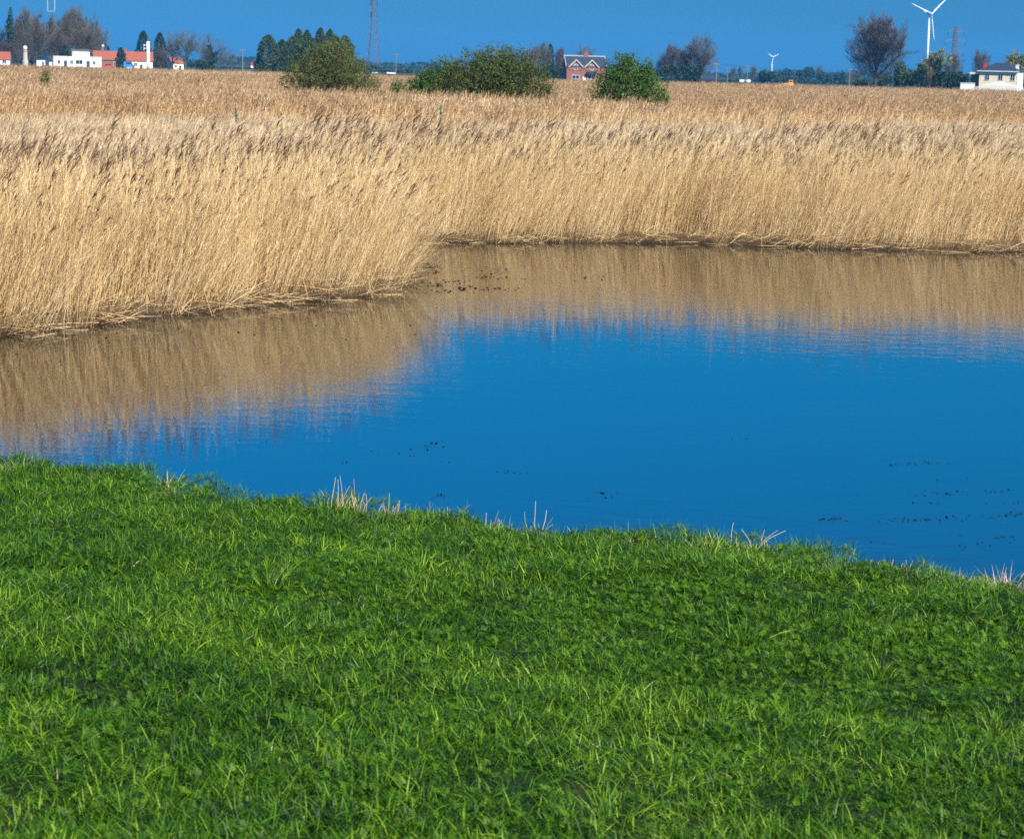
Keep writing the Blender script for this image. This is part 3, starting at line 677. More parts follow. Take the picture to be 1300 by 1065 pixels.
def bush(name, u, vtop, vbase, wpx, D, leafm, label, seed, lobes, nleaf=16000, twigs=260, lsz=0.075, cat='bush', group=None):
    """lobes: list of (dx, z, rx, rz) as fractions of the half width / height"""
    q = np.random.default_rng(seed); p = aty(u, (vtop + vbase) / 2, D); H = aty(u, vtop, D).z - 0.1; Wd = wpx * D / F
    root = empty(name, (p.x, D, 0.1)); tag(root, label, cat, group)
    s = Soup(); st = Soup(); tot = sum(l_[2] * l_[3] for l_ in lobes)
    for (dx, z, rx, rz) in lobes:
        n = int(nleaf * rx * rz / tot); d = rsphere(n, q); rad = q.uniform(0.25, 1.0, n) ** 0.42
        lump = 1 + 0.16 * np.sin(d[:, 0] * 7 + seed) * np.cos(d[:, 2] * 8 + dx * 9) + 0.10 * np.sin(d[:, 1] * 13 + d[:, 2] * 11)
        rad = rad * lump * np.where(q.uniform(0, 1, n) < 0.06, q.uniform(1.05, 1.28, n), 1)
        c = np.stack([dx * Wd / 2 + d[:, 0] * rx * Wd / 2 * rad, d[:, 1] * rx * Wd / 2 * 0.8 * rad, z * H + d[:, 2] * rz * H * rad], -1)
        c = c[c[:, 2] > 0.2]; n = len(c); k = q.uniform(0, 1, n) < np.clip(0.55 + 0.9 * np.sin(c[:, 0] * 4.1 + c[:, 2] * 3.3 + seed) * np.cos(c[:, 2] * 4.7 - c[:, 1] * 3), 0.25, 1)
        c = c[k]; n = len(c)
        U = rsphere(n, q) * (lsz * q.uniform(0.5, 1.3, n))[:, None]; V = unit(np.cross(U, rsphere(n, q))) * (lsz * 0.6 * q.uniform(0.5, 1.2, n))[:, None]
        s.quad(c, U, V, q.uniform(0.1, 0.95, n), 0)
        m = int(twigs * rx * rz / tot); d = rsphere(m, q); d[:, 2] = np.abs(d[:, 2]); b0 = np.array([dx * Wd / 2 * 0.6, 0, 0.1 * H])
        tip = np.stack([dx * Wd / 2 + d[:, 0] * rx * Wd / 2 * 1.12, d[:, 1] * rx * Wd / 2 * 0.8, z * H + d[:, 2] * rz * H * q.uniform(0.8, 1.2, m)], -1)
        t = np.linspace(0, 1, 5)[None, :, None]; P = b0 + (tip[:, None] - b0) * t + q.normal(0, 0.07, (m, 5, 3)) * t
        st.rib(P, np.array([0.05, 0.04, 0.03, 0.02, 0.012])[None], unit(np.stack([np.ones(m), q.normal(0, .5, m), q.normal(0, .5, m)], -1)), q.uniform(0, 1, m), 0)
        # leafy sprigs on the shoots that stick out
        kx = P[:, 4][None].repeat(9, 0).reshape(-1, 3); kx = kx + q.normal(0, 0.09, kx.shape)
        U = rsphere(len(kx), q) * lsz * 0.7; V = unit(np.cross(U, rsphere(len(kx), q))) * lsz * 0.4; s.quad(kx, U, V, q.uniform(0.2, 1, len(kx)), 0)
    link('foliage', s.mesh('foliage', [leafm]), root); link('stems', st.mesh('stems', [M['bark']]), root)
GB = 'hawthorn bushes standing in the reed field'
bush('hawthorn_bush', 420, 48, 121, 124, 132, M['haw1'], 'olive twiggy bush in the reeds in front of the row of cypress trees', 301,
     [(-.05, .50, .75, .42), (-.55, .38, .45, .36), (.5, .36, .5, .36), (.1, .68, .4, .28), (-.25, .6, .35, .3), (.75, .25, .35, .25)], 21000, 800, 0.07, group=GB)
bush('hawthorn_bush', 634, 58, 123, 150, 128, M['haw1'], 'largest of the field bushes, broad and rounded, left of the brick house', 302,
     [(.0, .52, .55, .44), (-.42, .5, .45, .42), (.42, .46, .5, .44), (.75, .28, .3, .3), (-.2, .68, .4, .3), (.2, .70, .4, .28), (-.75, .42, .3, .38)], 52000, 420, 0.07, group=GB)
bush('hawthorn_bush', 543, 69, 118, 108, 131, M['haw2'], 'thin low straggling bush joined to the left side of the largest bush', 303,
     [(.4, .55, .5, .40), (-.2, .42, .35, .3), (-.65, .36, .3, .28), (.1, .5, .4, .3)], 22000, 300, 0.07, group=GB)
bush('hawthorn_bush', 797, 62, 128, 104, 125, M['haw2'], 'bright leafy green bush in the reeds right of the brick house', 304,
     [(0, .5, .7, .42), (-.45, .38, .5, .36), (.5, .42, .5, .38), (.05, .74, .3, .2), (.85, .2, .35, .2), (-.2, .62, .5, .3), (.45, .66, .25, .22)], 26000, 200, 0.075, group=GB)
bush('gorse_bush', 57, 90, 105, 16, 150, M['haw1'], 'tiny olive bush poking out of the reeds below the white flat roofed building', 305, [(0, .7, .8, .3), (.4, .5, .5, .3)], 1500, 40, 0.07)
bush('gorse_bush', 838, 112, 128, 26, 122, M['haw2'], 'small low green shoot clump at the right foot of the bright green bush', 306, [(0, .6, .8, .35)], 2600, 30, 0.07)

# ------------------------------------------------------------------ trees
def bare_tree(u, vtop, wpx, D, label, seed, m='bark', shape='round', ivy=0, dens=1.0, leaf=None, name='bare_tree', group=None, cat='tree'):
    q = np.random.default_rng(seed); p = aty(u, vtop, D); H = p.z - 0.1; Wd = wpx * D / F
    root = empty(name, (p.x, D, 0.1)); tag(root, label, cat, group)
    up = {'round': 0.25, 'vase': 0.75, 'spread': 0.12}[shape]; tl = {'round': 0.62, 'vase': 0.45, 'spread': 0.5}[shape]
    tz = np.linspace(0, 1, 6); TP = np.stack([q.normal(0, 0.02, 6) * H * tz, q.normal(0, 0.02, 6) * H * tz, tz * H * tl], -1)
    n1 = 11; t1 = q.uniform(0.35, 1.0, n1); s0 = np.stack([np.interp(t1, tz, TP[:, j]) for j in range(3)], -1)
    d = rsphere(n1, q); d[:, 2] = np.abs(d[:, 2]) * 0.6 + up + 0.35 * t1; d = unit(d)
    A = [s0]; B = [s0 + d * (H * 0.42 * q.uniform(0.7, 1.15, n1))[:, None]]; Dr = [d]
    for lv, (nc, lf, sp) in enumerate(((7, .55, .75), (7, .55, .8), (int(7 * dens), .55, .85))):
        a, b_, dd = A[-1], B[-1], Dr[-1]; n = len(a); k = np.repeat(np.arange(n), nc); t = q.uniform(0.25, 1.0, len(k))[:, None]
        st = a[k] + (b_[k] - a[k]) * t; ln = np.linalg.norm(b_[k] - a[k], axis=1) * lf * q.uniform(0.6, 1.2, len(k))
        nd = unit(dd[k] + rsphere(len(k), q) * sp + np.array([0, 0, up * 0.35])[None])
        A.append(st); B.append(st + nd * ln[:, None]); Dr.append(nd)
    allb = np.concatenate(B); sxy = (Wd / 2) / (np.percentile(np.abs(allb[:, 0]), 99.7 if shape == 'vase' else 97.5) + 1e-6); zt = np.percentile(allb[:, 2], 99.3); sz = H / zt
    def sc_(P):
        P = P.copy(); P[..., 0] *= sxy; P[..., 1] *= sxy; P[..., 2] = P[..., 2] * sz; return P
    tr = Soup(); tr.tube(sc_(TP), np.linspace(0.030, 0.012, 6) * H, 0.4, 0, 6)
    for i in range(n1): tr.tube(sc_(np.stack([A[0][i], (A[0][i] + B[0][i]) / 2 + q.normal(0, .01, 3) * H, B[0][i]])), np.array([0.013, 0.009, 0.005]) * H, 0.4, 0, 4)
    cr = Soup()
    for lv, wd in ((1, 0.0065), (2, 0.0036), (3, 0.0023)):
        a, b_ = sc_(A[lv]), sc_(B[lv]); mid = (a + b_) / 2 + q.normal(0, 0.05, a.shape) * np.linalg.norm(b_ - a, axis=1)[:, None]
        P = np.stack([a, mid, b_], 1); S = unit(np.cross(unit(b_ - a), rsphere(len(a), q)))
        cr.rib(P, wd * H * np.array([1.1, 0.85, 0.4])[None], S, q.uniform(0.1, 0.9, len(a)), 0)
    ne = int(2300 * dens * (0.45 if shape == 'spread' else 1.0)); d = rsphere(ne, q); rad = q.uniform(0.02, 1, ne) ** 0.40
    lump = 1 + 0.14 * np.sin(d[:, 0] * 6 + seed) * np.cos(d[:, 2] * 7 + seed) + 0.10 * np.sin(d[:, 0] * 15 + d[:, 2] * 11 + seed * 2)
    zc, rz = {'round': (.56, .42), 'vase': (.57, .43), 'spread': (.66, .33)}[shape]
    c = np.stack([d[:, 0] * Wd / 2 * rad * lump * 0.96, d[:, 1] * Wd / 2 * rad * lump, (zc + d[:, 2] * rz * rad * lump) * H], -1); c = c[c[:, 2] > 0.08 * H]; ne = len(c)
    dd = unit(unit(c - np.array([0, 0, H * (.1 if shape == 'vase' else .35)])) + rsphere(ne, q) * (.35 if shape == 'vase' else .6)) * (H * q.uniform(.03, .085, ne))[:, None]
    cr.rib(np.stack([c - dd * .5, c + q.normal(0, .004, c.shape) * H, c + dd * .5], 1), (0.0042 if D > 600 and H > 9 and u < 140 else 0.0034) * H * np.array([1.1, .8, .4])[None], unit(np.cross(dd, rsphere(ne, q))), q.uniform(.1, .9, ne), 0)
    if leaf:
        k = q.uniform(0, 1, len(B[3])) < leaf[1]; c = sc_(B[3][k]); n = len(c); c = np.concatenate([c, c + q.normal(0, 0.02 * H, c.shape)]); n = len(c)
        U = rsphere(n, q) * 0.022 * H; V = unit(np.cross(U, rsphere(n, q))) * 0.014 * H; cr.quad(c, U, V, q.uniform(0, 1, n), 1)
    link('trunk', tr.mesh('trunk', [M[m]]), root); link('crown', cr.mesh('crown', [M[m], M[leaf[0]] if leaf else M[m]]), root)
    if ivy:
        iv = Soup(); P = [sc_(TP)] + [sc_(np.stack([A[0][i], B[0][i]])) for i in range(int(n1 * ivy))]; cc = []
        for Q in P:
            L = np.linalg.norm(Q[-1] - Q[0]); n = int(260 * L / H) + 40; t = q.uniform(0, 0.95 if Q is P[0] else 0.6, n); zz = np.linspace(0, 1, len(Q))
            c = np.stack([np.interp(t, zz, Q[:, j]) for j in range(3)], -1); cc.append(c + q.normal(0, (0.038 if Q is P[0] else 0.026) * H, c.shape))
        c = np.concatenate(cc); c = c[c[:, 2] > 0]; n = len(c); U = rsphere(n, q) * 0.028 * H; V = unit(np.cross(U, rsphere(n, q))) * 0.02 * H
        iv.quad(c, U, V, q.uniform(0, 1, n), 0); link('ivy', iv.mesh('ivy', [M['dkgreen']]), root)
    return root

def leaf_tree(u, vtop, wpx, D, label, seed, m='everg', shape='bullet', n=3000, name='cypress_tree', group=None, sz=0.30, cat='tree'):
    q = np.random.default_rng(seed); p = aty(u, vtop, D); H = p.z - 0.1; Wd = wpx * D / F
    root = empty(name, (p.x, D, 0.1)); tag(root, label, cat, group); s = Soup()
    if shape in ('bullet', 'cone'):
        z = q.uniform(0.02, 1, n) ** 0.85; az = q.uniform(0, 6.28, n)
        pr = (1 - z ** (2.8 if shape == 'bullet' else 1.15)) ** (0.65 if shape == 'bullet' else 1.0)
        lump = 1 + 0.13 * np.sin(az * 3 + seed + z * 9) + 0.12 * np.sin(az * 5 - z * 17 + seed) + q.normal(0, 0.05, n)
        r_ = (Wd / 2) * (pr * lump * q.uniform(0.35, 1, n) ** 0.3 + 0.02); c = np.stack([r_ * np.cos(az), r_ * np.sin(az), z * H], -1)
        U = np.stack([np.cos(az) * 0.5, np.sin(az) * 0.5, np.ones(n)], -1) + q.normal(0, 0.45, (n, 3))
    elif shape == 'hedge':
        c = np.stack([q.uniform(-1, 1, n) * Wd / 2, q.uniform(-1, 1, n) * 1.2, 0], -1) if False else np.stack([q.uniform(-1, 1, n) * Wd / 2, q.uniform(-1, 1, n) * 1.2, q.uniform(0, 1, n) ** 0.6 * H], -1)
        c[:, 2] *= 1 + 0.06 * np.sin(c[:, 0] * 1.3 + seed) + 0.04 * np.sin(c[:, 0] * 3.1); U = rsphere(n, q)
    else:
        nl = 11; ce = rsphere(nl, q) * np.array([0.55, 0.5, 0.30]); ce[:, 2] += 0.60; rad = q.uniform(0.28, 0.45, nl)
        k = q.integers(0, nl, n); d = rsphere(n, q) * (rad[k] * q.uniform(0.5, 1.05, n) ** 0.4)[:, None]
        c = ce[k] + d * np.array([1, 1, 0.8]); c[:, 0] *= Wd / 2 / 0.9; c[:, 1] *= Wd / 2 / 0.9; c[:, 2] = np.clip((c[:, 2]) / np.percentile(c[:, 2], 99.5), 0.0, 1.05) * H
        U = rsphere(n, q)
    U = unit(U) * (sz * q.uniform(0.5, 1.3, n))[:, None]; V = unit(np.cross(U, rsphere(n, q))) * (sz * 0.55 * q.uniform(0.5, 1.3, n))[:, None]
    s.quad(c, U, V, q.uniform(0, 1, n), 0)
    tr = Soup(); tr.tube(np.array([[0, 0, 0], [0.02, 0, H * 0.4], [0, 0, H * 0.8]]), np.array([0.022, 0.016, 0.006]) * H, 0.4, 0, 6)
    link('crown', s.mesh('crown', [M[m]]), root); link('trunk', tr.mesh('trunk', [M['bark']]), root)

GL = 'trees behind the white flat roofed building'
bare_tree(-4, 34, 34, 740, 'bare brown tree cut off by the left edge, above the red barn roof', 401, group=GL)
leaf_tree(12, 13, 15, 735, 'tallest narrow dark evergreen at the far left of the tree mass', 402, 'dkgreen', 'round', 1500, 'evergreen_tree', GL, 0.5)
bare_tree(30, 10, 24, 750, 'tall thin bare tree just right of the narrow dark evergreen', 403, 'barkg', 'vase', 0.2, group=GL)
bare_tree(20, 24, 18, 748, 'bare tree half hidden beside the narrow dark evergreen', 405, 'bark', 'round', 0.3, group=GL)
bare_tree(48, 26, 38, 730, 'broad round brown bare tree above the white box container', 404, 'bark', 'round', dens=1.4, group=GL)
bare_tree(65, 20, 16, 745, 'slim bare tree standing under the phone mast', 406, 'barkg', 'vase', group=GL)
bare_tree(84, 13, 22, 750, 'tall bare tree behind the left half of the flat roofed building', 407, 'bark', 'vase', group=GL)
bare_tree(99, 8, 26, 755, 'highest bare tree of the mass, above the roof tower', 408, 'barkg', 'round', group=GL)
bare_tree(72, 38, 34, 725, 'low dense brown bare tree behind the left end of the flat roof', 409, 'barkp', 'round', dens=1.5, group=GL)
bare_tree(108, 30, 38, 728, 'wide rounded olive brown bare tree right behind the roof tower', 410, 'bark', 'round', dens=1.5, group=GL)
bare_tree(125, 32, 28, 740, 'rightmost bare tree of the mass, above the red tiled roof', 411, 'barkg', 'spread', dens=1.2, group=GL)
bare_tree(14, 50, 34, 722, 'low dark bare tree behind the white globe topped pillar', 412, 'barkp', 'round', dens=1.4, group=GL)
bare_tree(40, 17, 30, 760, 'tall bare tree behind the broad round brown one', 494, 'bark', 'round', dens=1.6, group=GL)
bare_tree(76, 24, 30, 765, 'bare tree filling the gap right of the phone mast', 495, 'barkg', 'round', dens=1.6, group=GL)
bare_tree(112, 20, 30, 765, 'bare tree with airy top behind the wide olive brown one', 496, 'barkg', 'round', dens=1.3, group=GL)
leaf_tree(83, 58, 17, 712, 'squat dark evergreen against the flat roofed building, left of its tower', 413, 'dkgreen', 'bullet', 900, 'evergreen_tree', GL, 0.4)
leaf_tree(137, 59, 7, 720, 'small dark evergreen between chimney and open sky', 414, 'dkgreen', 'bullet', 400, 'evergreen_tree', GL, 0.3)
leaf_tree(153.5, 61, 13, 690, 'dark evergreen standing between the two red tiled roofs', 415, 'dkgreen', 'bullet', 900, 'evergreen_tree', None, 0.35)
leaf_tree(182, 40, 20, 740, 'dark rounded evergreen behind the white column', 416, 'dkgreen', 'bullet', 1700, 'evergreen_tree', None, 0.4)
leaf_tree(203, 42, 17, 740, 'dark pointed evergreen just right of the white column', 417, 'dkgreen', 'bullet', 1500, 'evergreen_tree', None, 0.4)
bare_tree(204, 58, 18, 720, 'low brown bare tree in front of the pointed evergreen', 418, 'barkp', 'round', dens=1.3)
bare_tree(219, 46, 22, 740, 'small thin bare tree on the left of the wide spreading one', 419, 'barkg', 'spread')
bare_tree(236, 36, 44, 735, 'wide spreading bare tree with clear trunk right of the small red roofed house', 420, 'barkg', 'spread')
bare_tree(268, 43, 38, 730, 'ivy covered tree with a bare spreading top', 421, 'barkg', 'spread', ivy=0.9)
leaf_tree(257, 77, 20, 725, 'low dark bush at the foot of the ivy covered tree', 422, 'dkgreen', 'round', 900, 'bush', None, 0.35, 'bush')
bare_tree(290, 63, 26, 900, 'faint low bare tree right of the ivy covered tree', 423, 'barkg', 'spread')
GC = 'row of cypress trees behind the olive bush'
for i, (u, v, w_, D, lb) in enumerate([(341, 45, 25, 650, 'leftmost cypress of the row, broad and free standing'), (358, 51, 17, 652, 'shortest cypress, second from the left of the row'),
    (372, 47, 24, 655, 'third cypress from the left in the row'), (379, 37, 15, 680, 'tall cypress behind the third one'), (390, 39, 15, 682, 'cypress just left of the tallest one'),
    (394, 48, 26, 650, 'broad front cypress in the middle of the row'), (407, 36, 16, 684, 'tallest cypress of the row'), (419, 38, 16, 680, 'narrow cypress just right of the tallest one'),
    (413, 49, 22, 652, 'cypress directly behind the top of the olive bush'), (426, 46, 20, 655, 'second cypress from the right of the row'), (438, 46, 22, 650, 'rightmost cypress of the row')]):
    leaf_tree(u, v, w_ * 1.25, D, lb, 430 + i, 'everg', 'bullet', 4200, 'cypress_tree', GC, 0.34)
GH = 'trees near the brick house'
bare_tree(674, 58, 26, 745, 'bare brown tree just above the right end of the largest bush', 451, 'barkp', 'round', dens=1.3, group=GH)
bare_tree(691, 53, 24, 750, 'tallest bare tree left of the brick house', 452, 'barkg', 'round', dens=1.3, group=GH)
leaf_tree(699, 57, 12, 755, 'narrow dark evergreen among the bare trees left of the brick house', 453, 'dkgreen', 'bullet', 900, 'evergreen_tree', GH, 0.4)
bare_tree(711, 60, 15, 748, 'bare slim tree next to the left gable of the brick house', 454, 'barkp', 'vase', dens=1.3, group=GH)
bare_tree(742, 57, 28, 800, 'pale bare tree rising behind the roof of the brick house', 455, 'barkg', 'round', group=GH)
leaf_tree(703, 88, 46, 690, 'clipped dark green hedge left of the brick house', 456, 'dkgreen', 'hedge', 3000, 'hedge', None, 0.35, 'hedge')
GM = 'trees in the clump right of the bright green bush'
bare_tree(843, 68, 22, 720, 'low grey green tree at the left of the middle clump', 461, 'barkg', 'round', dens=1.4, group=GM)
bare_tree(855, 56, 30, 715, 'bare brownish tree in the left half of the middle clump', 462, 'barkp', 'round', dens=1.5, group=GM)
bare_tree(873, 55, 30, 718, 'bare brownish tree in the centre of the middle clump', 463, 'barkp', 'round', dens=1.5, group=GM)
bare_tree(893, 44, 42, 712, 'tallest bare tree of the middle clump, grey with upright limbs', 464, 'barkg', 'vase', dens=1.6, group=GM)
leaf_tree(866, 84, 50, 705, 'dark shrubbery hedge along the foot of the middle clump', 465, 'dkgreen', 'hedge', 2400, 'hedge', None, 0.4, 'hedge')
GD = 'distant blue trees on the horizon'
for i, (u, v, w_, D, sh, lb) in enumerate([(931, 85, 9, 1250, 'v', 'thin distant tree nearest the wooden pole'), (940, 83, 8, 1260, 'v', 'thin distant tree second from the wooden pole'),
    (957, 83, 10, 1250, 'v', 'slim distant tree left of the round blue one'), (974, 90, 30, 1080, 'r', 'round blue grey distant tree under the small wind turbine'),
    (1000, 88, 20, 1500, 'r', 'distant tree behind the orange digger'), (1023, 86, 26, 1450, 'r', 'wide distant tree right of the orange digger'),
    (1041, 83, 12, 1400, 'v', 'tallest of the distant trees right of the digger'), (1048, 92, 20, 1380, 'r', 'low distant tree right of the tallest distant one'),
    (1066, 93, 20, 1420, 'r', 'low distant tree left of the big bare tree')]):
    if sh == 'v': bare_tree(u, v, w_, D, lb, 470 + i, 'barkg', 'vase', group=GD, name='distant_tree')
    else: leaf_tree(u, v, w_, D, lb, 470 + i, 'dkgreen', 'round', 1300, 'distant_tree', GD, 0.7)
bare_tree(1115, 21, 78, 620, 'big brownish bare tree with fan of upright branches left of the large wind turbine', 481, 'barkp', 'vase', dens=3.6)
leaf_tree(1096, 101, 26, 640, 'low dark bush at the left foot of the big bare tree', 482, 'dkgreen', 'round', 900, 'bush', None, 0.35, 'bush')
leaf_tree(1124, 97, 26, 640, 'low dark bush at the right foot of the big bare tree', 483, 'dkgreen', 'round', 900, 'bush', None, 0.35, 'bush')
leaf_tree(1150, 80, 34, 600, 'broad dark green tree between the big bare tree and the yellow willow', 484, 'everg', 'round', 2600, 'evergreen_tree', None, 0.38)
leaf_tree(1170, 84, 22, 595, 'smaller dark green tree directly under the large wind turbine', 485, 'dkgreen', 'round', 1600, 'evergreen_tree', None, 0.38)
bare_tree(1182, 65, 34, 640, 'yellow green willow under the large wind turbine', 486, 'bark', 'round', leaf=('willow', 0.9), name='willow_tree', dens=1.0)
leaf_tree(1194, 76, 11, 590, 'small dark cone shaped conifer beside the yellow willow', 487, 'dkgreen', 'cone', 900, 'conifer_tree', None, 0.3)
bare_tree(1211, 68, 28, 660, 'thin grey bare tree at the foot of the right pylon', 488, 'barkg', 'round', dens=1.2)
leaf_tree(1207, 93, 46, 560, 'long dark hedge left of the cream house', 489, 'dkgreen', 'hedge', 3200, 'hedge', None, 0.35, 'hedge')
bare_tree(1181, 88, 14, 580, 'small olive bare tree in front of the conifer', 492, 'bark', 'round', dens=1.2)
bare_tree(1247, 63, 24, 640, 'grey bare tree behind the left end of the cream house roof', 490, 'barkg', 'round', dens=1.3)
bare_tree(1287, 69, 40, 640, 'yellow willow behind the right end of the cream house roof', 491, 'bark', 'round', leaf=('willow', 0.9), name='willow_tree')
bare_tree(1086, 90, 20, 900, 'faint small bare tree at the left of the big bare tree', 493, 'barkg', 'round')

# far-off wood that reads as one mass
def far_wood():
    q = np.random.default_rng(88); s = Soup(); n = 30000
    x = q.uniform(-950, 950, n); y = 2300 + 160 * q.uniform(-1, 1, n) + 40 * np.sin(x * 0.01)
    hh = 7.5 + 2.6 * np.sin(x * 0.021) + 1.8 * np.sin(x * 0.063 + 2) + 1.3 * np.sin(x * 0.17 + 1); hh = np.clip(hh, 3, 15)
    c = np.stack([x, y, hh * q.uniform(0, 1, n) ** 0.6], -1); U = rsphere(n, q) * 1.6; V = unit(np.cross(U, rsphere(n, q))) * 1.2
    s.quad(c, U, V, q.uniform(0, 1, n), 0)
    n = 26000; x = q.uniform(-420, 420, n); y = 1180 + 30 * np.sin(x * 0.02) + q.uniform(-6, 6, n); hh = np.clip(2.2 + 1.0 * np.sin(x * .05) + .9 * np.sin(x * .13 + 1) + .6 * np.sin(x * .37), .6, 6)
    c = np.stack([x, y, hh * q.uniform(0, 1, n) ** .6], -1); U = rsphere(n, q) * .6; V = unit(np.cross(U, rsphere(n, q))) * .5; s.quad(c, U, V, q.uniform(0, 1, n), 0)
    tag(link('far_off_wood', s.mesh('far_off_wood', [M['dkgreen']])), 'hazy blue far off belt of trees along the whole horizon', 'woodland', kind='stuff')
far_wood()

# ------------------------------------------------------------------ buildings
K = {}
K['white'] = mat('white_render', (0.80, 0.79, 0.76), 0.7, noise=0.10, nscale=0.8)
K['cream'] = mat('cream_render', (0.84, 0.70, 0.50), 0.7, noise=0.10, nscale=0.8)
K['trim'] = mat('weathered_trim', (0.55, 0.54, 0.52), 0.7, noise=0.15, nscale=2)
K['stone'] = mat('weathered_stone', (0.50, 0.46, 0.38), 0.85, noise=0.35, nscale=1.6)
K['brick'] = mat('red_brick', (0.27, 0.105, 0.075), 0.85, noise=0.25, nscale=3.0)
K['brown'] = mat('brown_brick', (0.20, 0.13, 0.10), 0.85, noise=0.25, nscale=2.0)
K['tile'] = mat('red_clay_tile', (0.34, 0.10, 0.055), 0.75, noise=0.28, nscale=2.5)
K['slate'] = mat('blue_slate', (0.035, 0.055, 0.085), 0.5, noise=0.3, nscale=2.5)
K['glass'] = mat('window_glass', (0.02, 0.03, 0.05), 0.08, 0.6)
K['dark'] = mat('dark_paint', (0.03, 0.03, 0.035), 0.5)
K['steel'] = mat('galvanised_steel', (0.13, 0.135, 0.14), 0.6, 0.25, noise=0.2, nscale=0.5)
K['turb'] = mat('turbine_white', (0.82, 0.83, 0.84), 0.45, 0.4, noise=0.03, nscale=0.2)
K['zinc'] = mat('pale_zinc', (0.35, 0.37, 0.39), 0.5, 0.3, noise=0.2, nscale=1)
K['wood'] = mat('weathered_wood', (0.24, 0.19, 0.14), 0.85, noise=0.35, nscale=3)
K['post'] = mat('green_grey_post', (0.10, 0.16, 0.11), 0.7, noise=0.3, nscale=6)
K['blue'] = mat('blue_car_paint', (0.04, 0.22, 0.60), 0.3, 0.5, noise=0.05, nscale=2)
K['red'] = mat('red_paint', (0.60, 0.04, 0.03), 0.35, 0.5, noise=0.05, nscale=2)
K['orange'] = mat('orange_machine_paint', (0.85, 0.36, 0.02), 0.4, 0.5, noise=0.1, nscale=2)
K['rubber'] = mat('black_rubber', (0.02, 0.02, 0.02), 0.8)

def site(name, u, v, D, label, cat, yaw=0.0, group=None):
    p = aty(u, v, D); r = empty(name, (p.x, D, 0.1), -math.atan2(p.x, D) + yaw); tag(r, label, cat, group); return r
def zz(u, v, D): return aty(u, v, D).z - 0.1
def window(par, x, y, z, w_, h_, frame='white', bars=True):
    f = MB(); t = 0.09
    f.box(x - w_ / 2 - t, x + w_ / 2 + t, y - 0.06, y - 0.003, z + h_ / 2, z + h_ / 2 + t).box(x - w_ / 2 - t, x + w_ / 2 + t, y - 0.08, y - 0.003, z - h_ / 2 - t, z - h_ / 2)
    f.box(x - w_ / 2 - t, x - w_ / 2, y - 0.06, y - 0.003, z - h_ / 2, z + h_ / 2).box(x + w_ / 2, x + w_ / 2 + t, y - 0.06, y - 0.003, z - h_ / 2, z + h_ / 2)
    if bars: f.box(x - 0.04, x + 0.04, y - 0.055, y - 0.003, z - h_ / 2, z + h_ / 2)
    fo = f.build('window', K[frame], par); MB().box(x - w_ / 2, x + w_ / 2, y - 0.03, y - 0.002, z - h_ / 2, z + h_ / 2).build('pane', K['glass'], fo)
def door(par, x, y, w_, h_, m='dark'):
    d_ = MB().box(x - w_ / 2, x + w_ / 2, y - 0.07, y - 0.002, 0.05, h_).build('door', K[m], par)
    MB().box(x + w_ / 2 - 0.18, x + w_ / 2 - 0.08, y - 0.12, y - 0.073, 1.0, 1.06).build('handle', K['steel'], d_)
def gable_roof(x0, x1, y0, y1, ze, zr, ov=0.3, th=0.16):
    ym = (y0 + y1) / 2; sl_ = (zr - ze) / (ym - y0); a = MB(); e_ = ze - ov * sl_
    V = [(x0 - ov, y0 - ov, e_), (x1 + ov, y0 - ov, e_), (x1 + ov, ym, zr), (x0 - ov, ym, zr), (x0 - ov, y1 + ov, e_), (x1 + ov, y1 + ov, e_)]
    V += [(p[0], p[1], p[2] + th) for p in V]
    return a.poly(V, [(0, 3, 2, 1), (3, 4, 5, 2), (6, 7, 8, 9), (9, 8, 11, 10), (0, 1, 7, 6), (5, 4, 10, 11), (1, 2, 8, 7), (2, 5, 11, 8), (0, 6, 9, 3), (3, 9, 10, 4)])
def gable_walls(x0, x1, y0, y1, z0, ze, zr):
    ym = (y0 + y1) / 2
    V = [(x0, y0, z0), (x1, y0, z0), (x1, y1, z0), (x0, y1, z0), (x0, y0, ze), (x1, y0, ze), (x1, y1, ze), (x0, y1, ze), (x0, ym, zr), (x1, ym, zr)]
    return MB().poly(V, [(0, 1, 5, 4), (2, 3, 7, 6), (1, 2, 6, 9, 5), (3, 0, 4, 8, 7)])
def chimney(par, x, y, z0, z1, w_=0.9, m='brick', pots=2):
    c = MB().box(x - w_ / 2, x + w_ / 2, y - 0.3, y + 0.3, z0, z1).box(x - w_ / 2 - 0.06, x + w_ / 2 + 0.06, y - 0.36, y + 0.36, z1 + 0.003, z1 + 0.12).build('chimney', K[m], par)
    p = MB()
    for i in range(pots): p.lathe([(0.12, z1 + 0.12), (0.10, z1 + 0.5)], x + (i - (pots - 1) / 2) * 0.4, y, 8)
    p.build('chimney_pot', K['tile'], c)

# white flat-roofed building with a raised tower room
D = 700; k = D / F
r = site('flat_roofed_building', 97, 80, D, 'long low white flat roofed building with a raised square room', 'building', 0.10)
hl = zz(97, 73, D); ht = zz(97, 64, D)
MB().box(-28 * k, 31 * k, 0, 8, 0, hl).build('wall', K['white'], r)
MB().box(-28.6 * k, 31.6 * k, -0.2, 8.2, hl + 0.003, hl + 0.22).build('flat_roof', K['white'], r)
MB().box(-4 * k, 17 * k, 1.2, 7, hl + 0.223, ht).build('tower_room', K['white'], r)
MB().box(-7 * k, 18 * k, 0.6, 7.4, ht + 0.003, ht + 0.25).build('roof_slab', K['steel'], r)
MB().box(-33 * k, -28.1 * k, 1, 6, 0, hl * 0.55).build('side_annex', K['white'], r)
for x in (-21.5, -6, 22): window(r, x * k, 0, 2.4, 0.9, 1.2, 'white')
window(r, 3.5 * k, 0, 2.5, 2.2, 1.3, 'white')
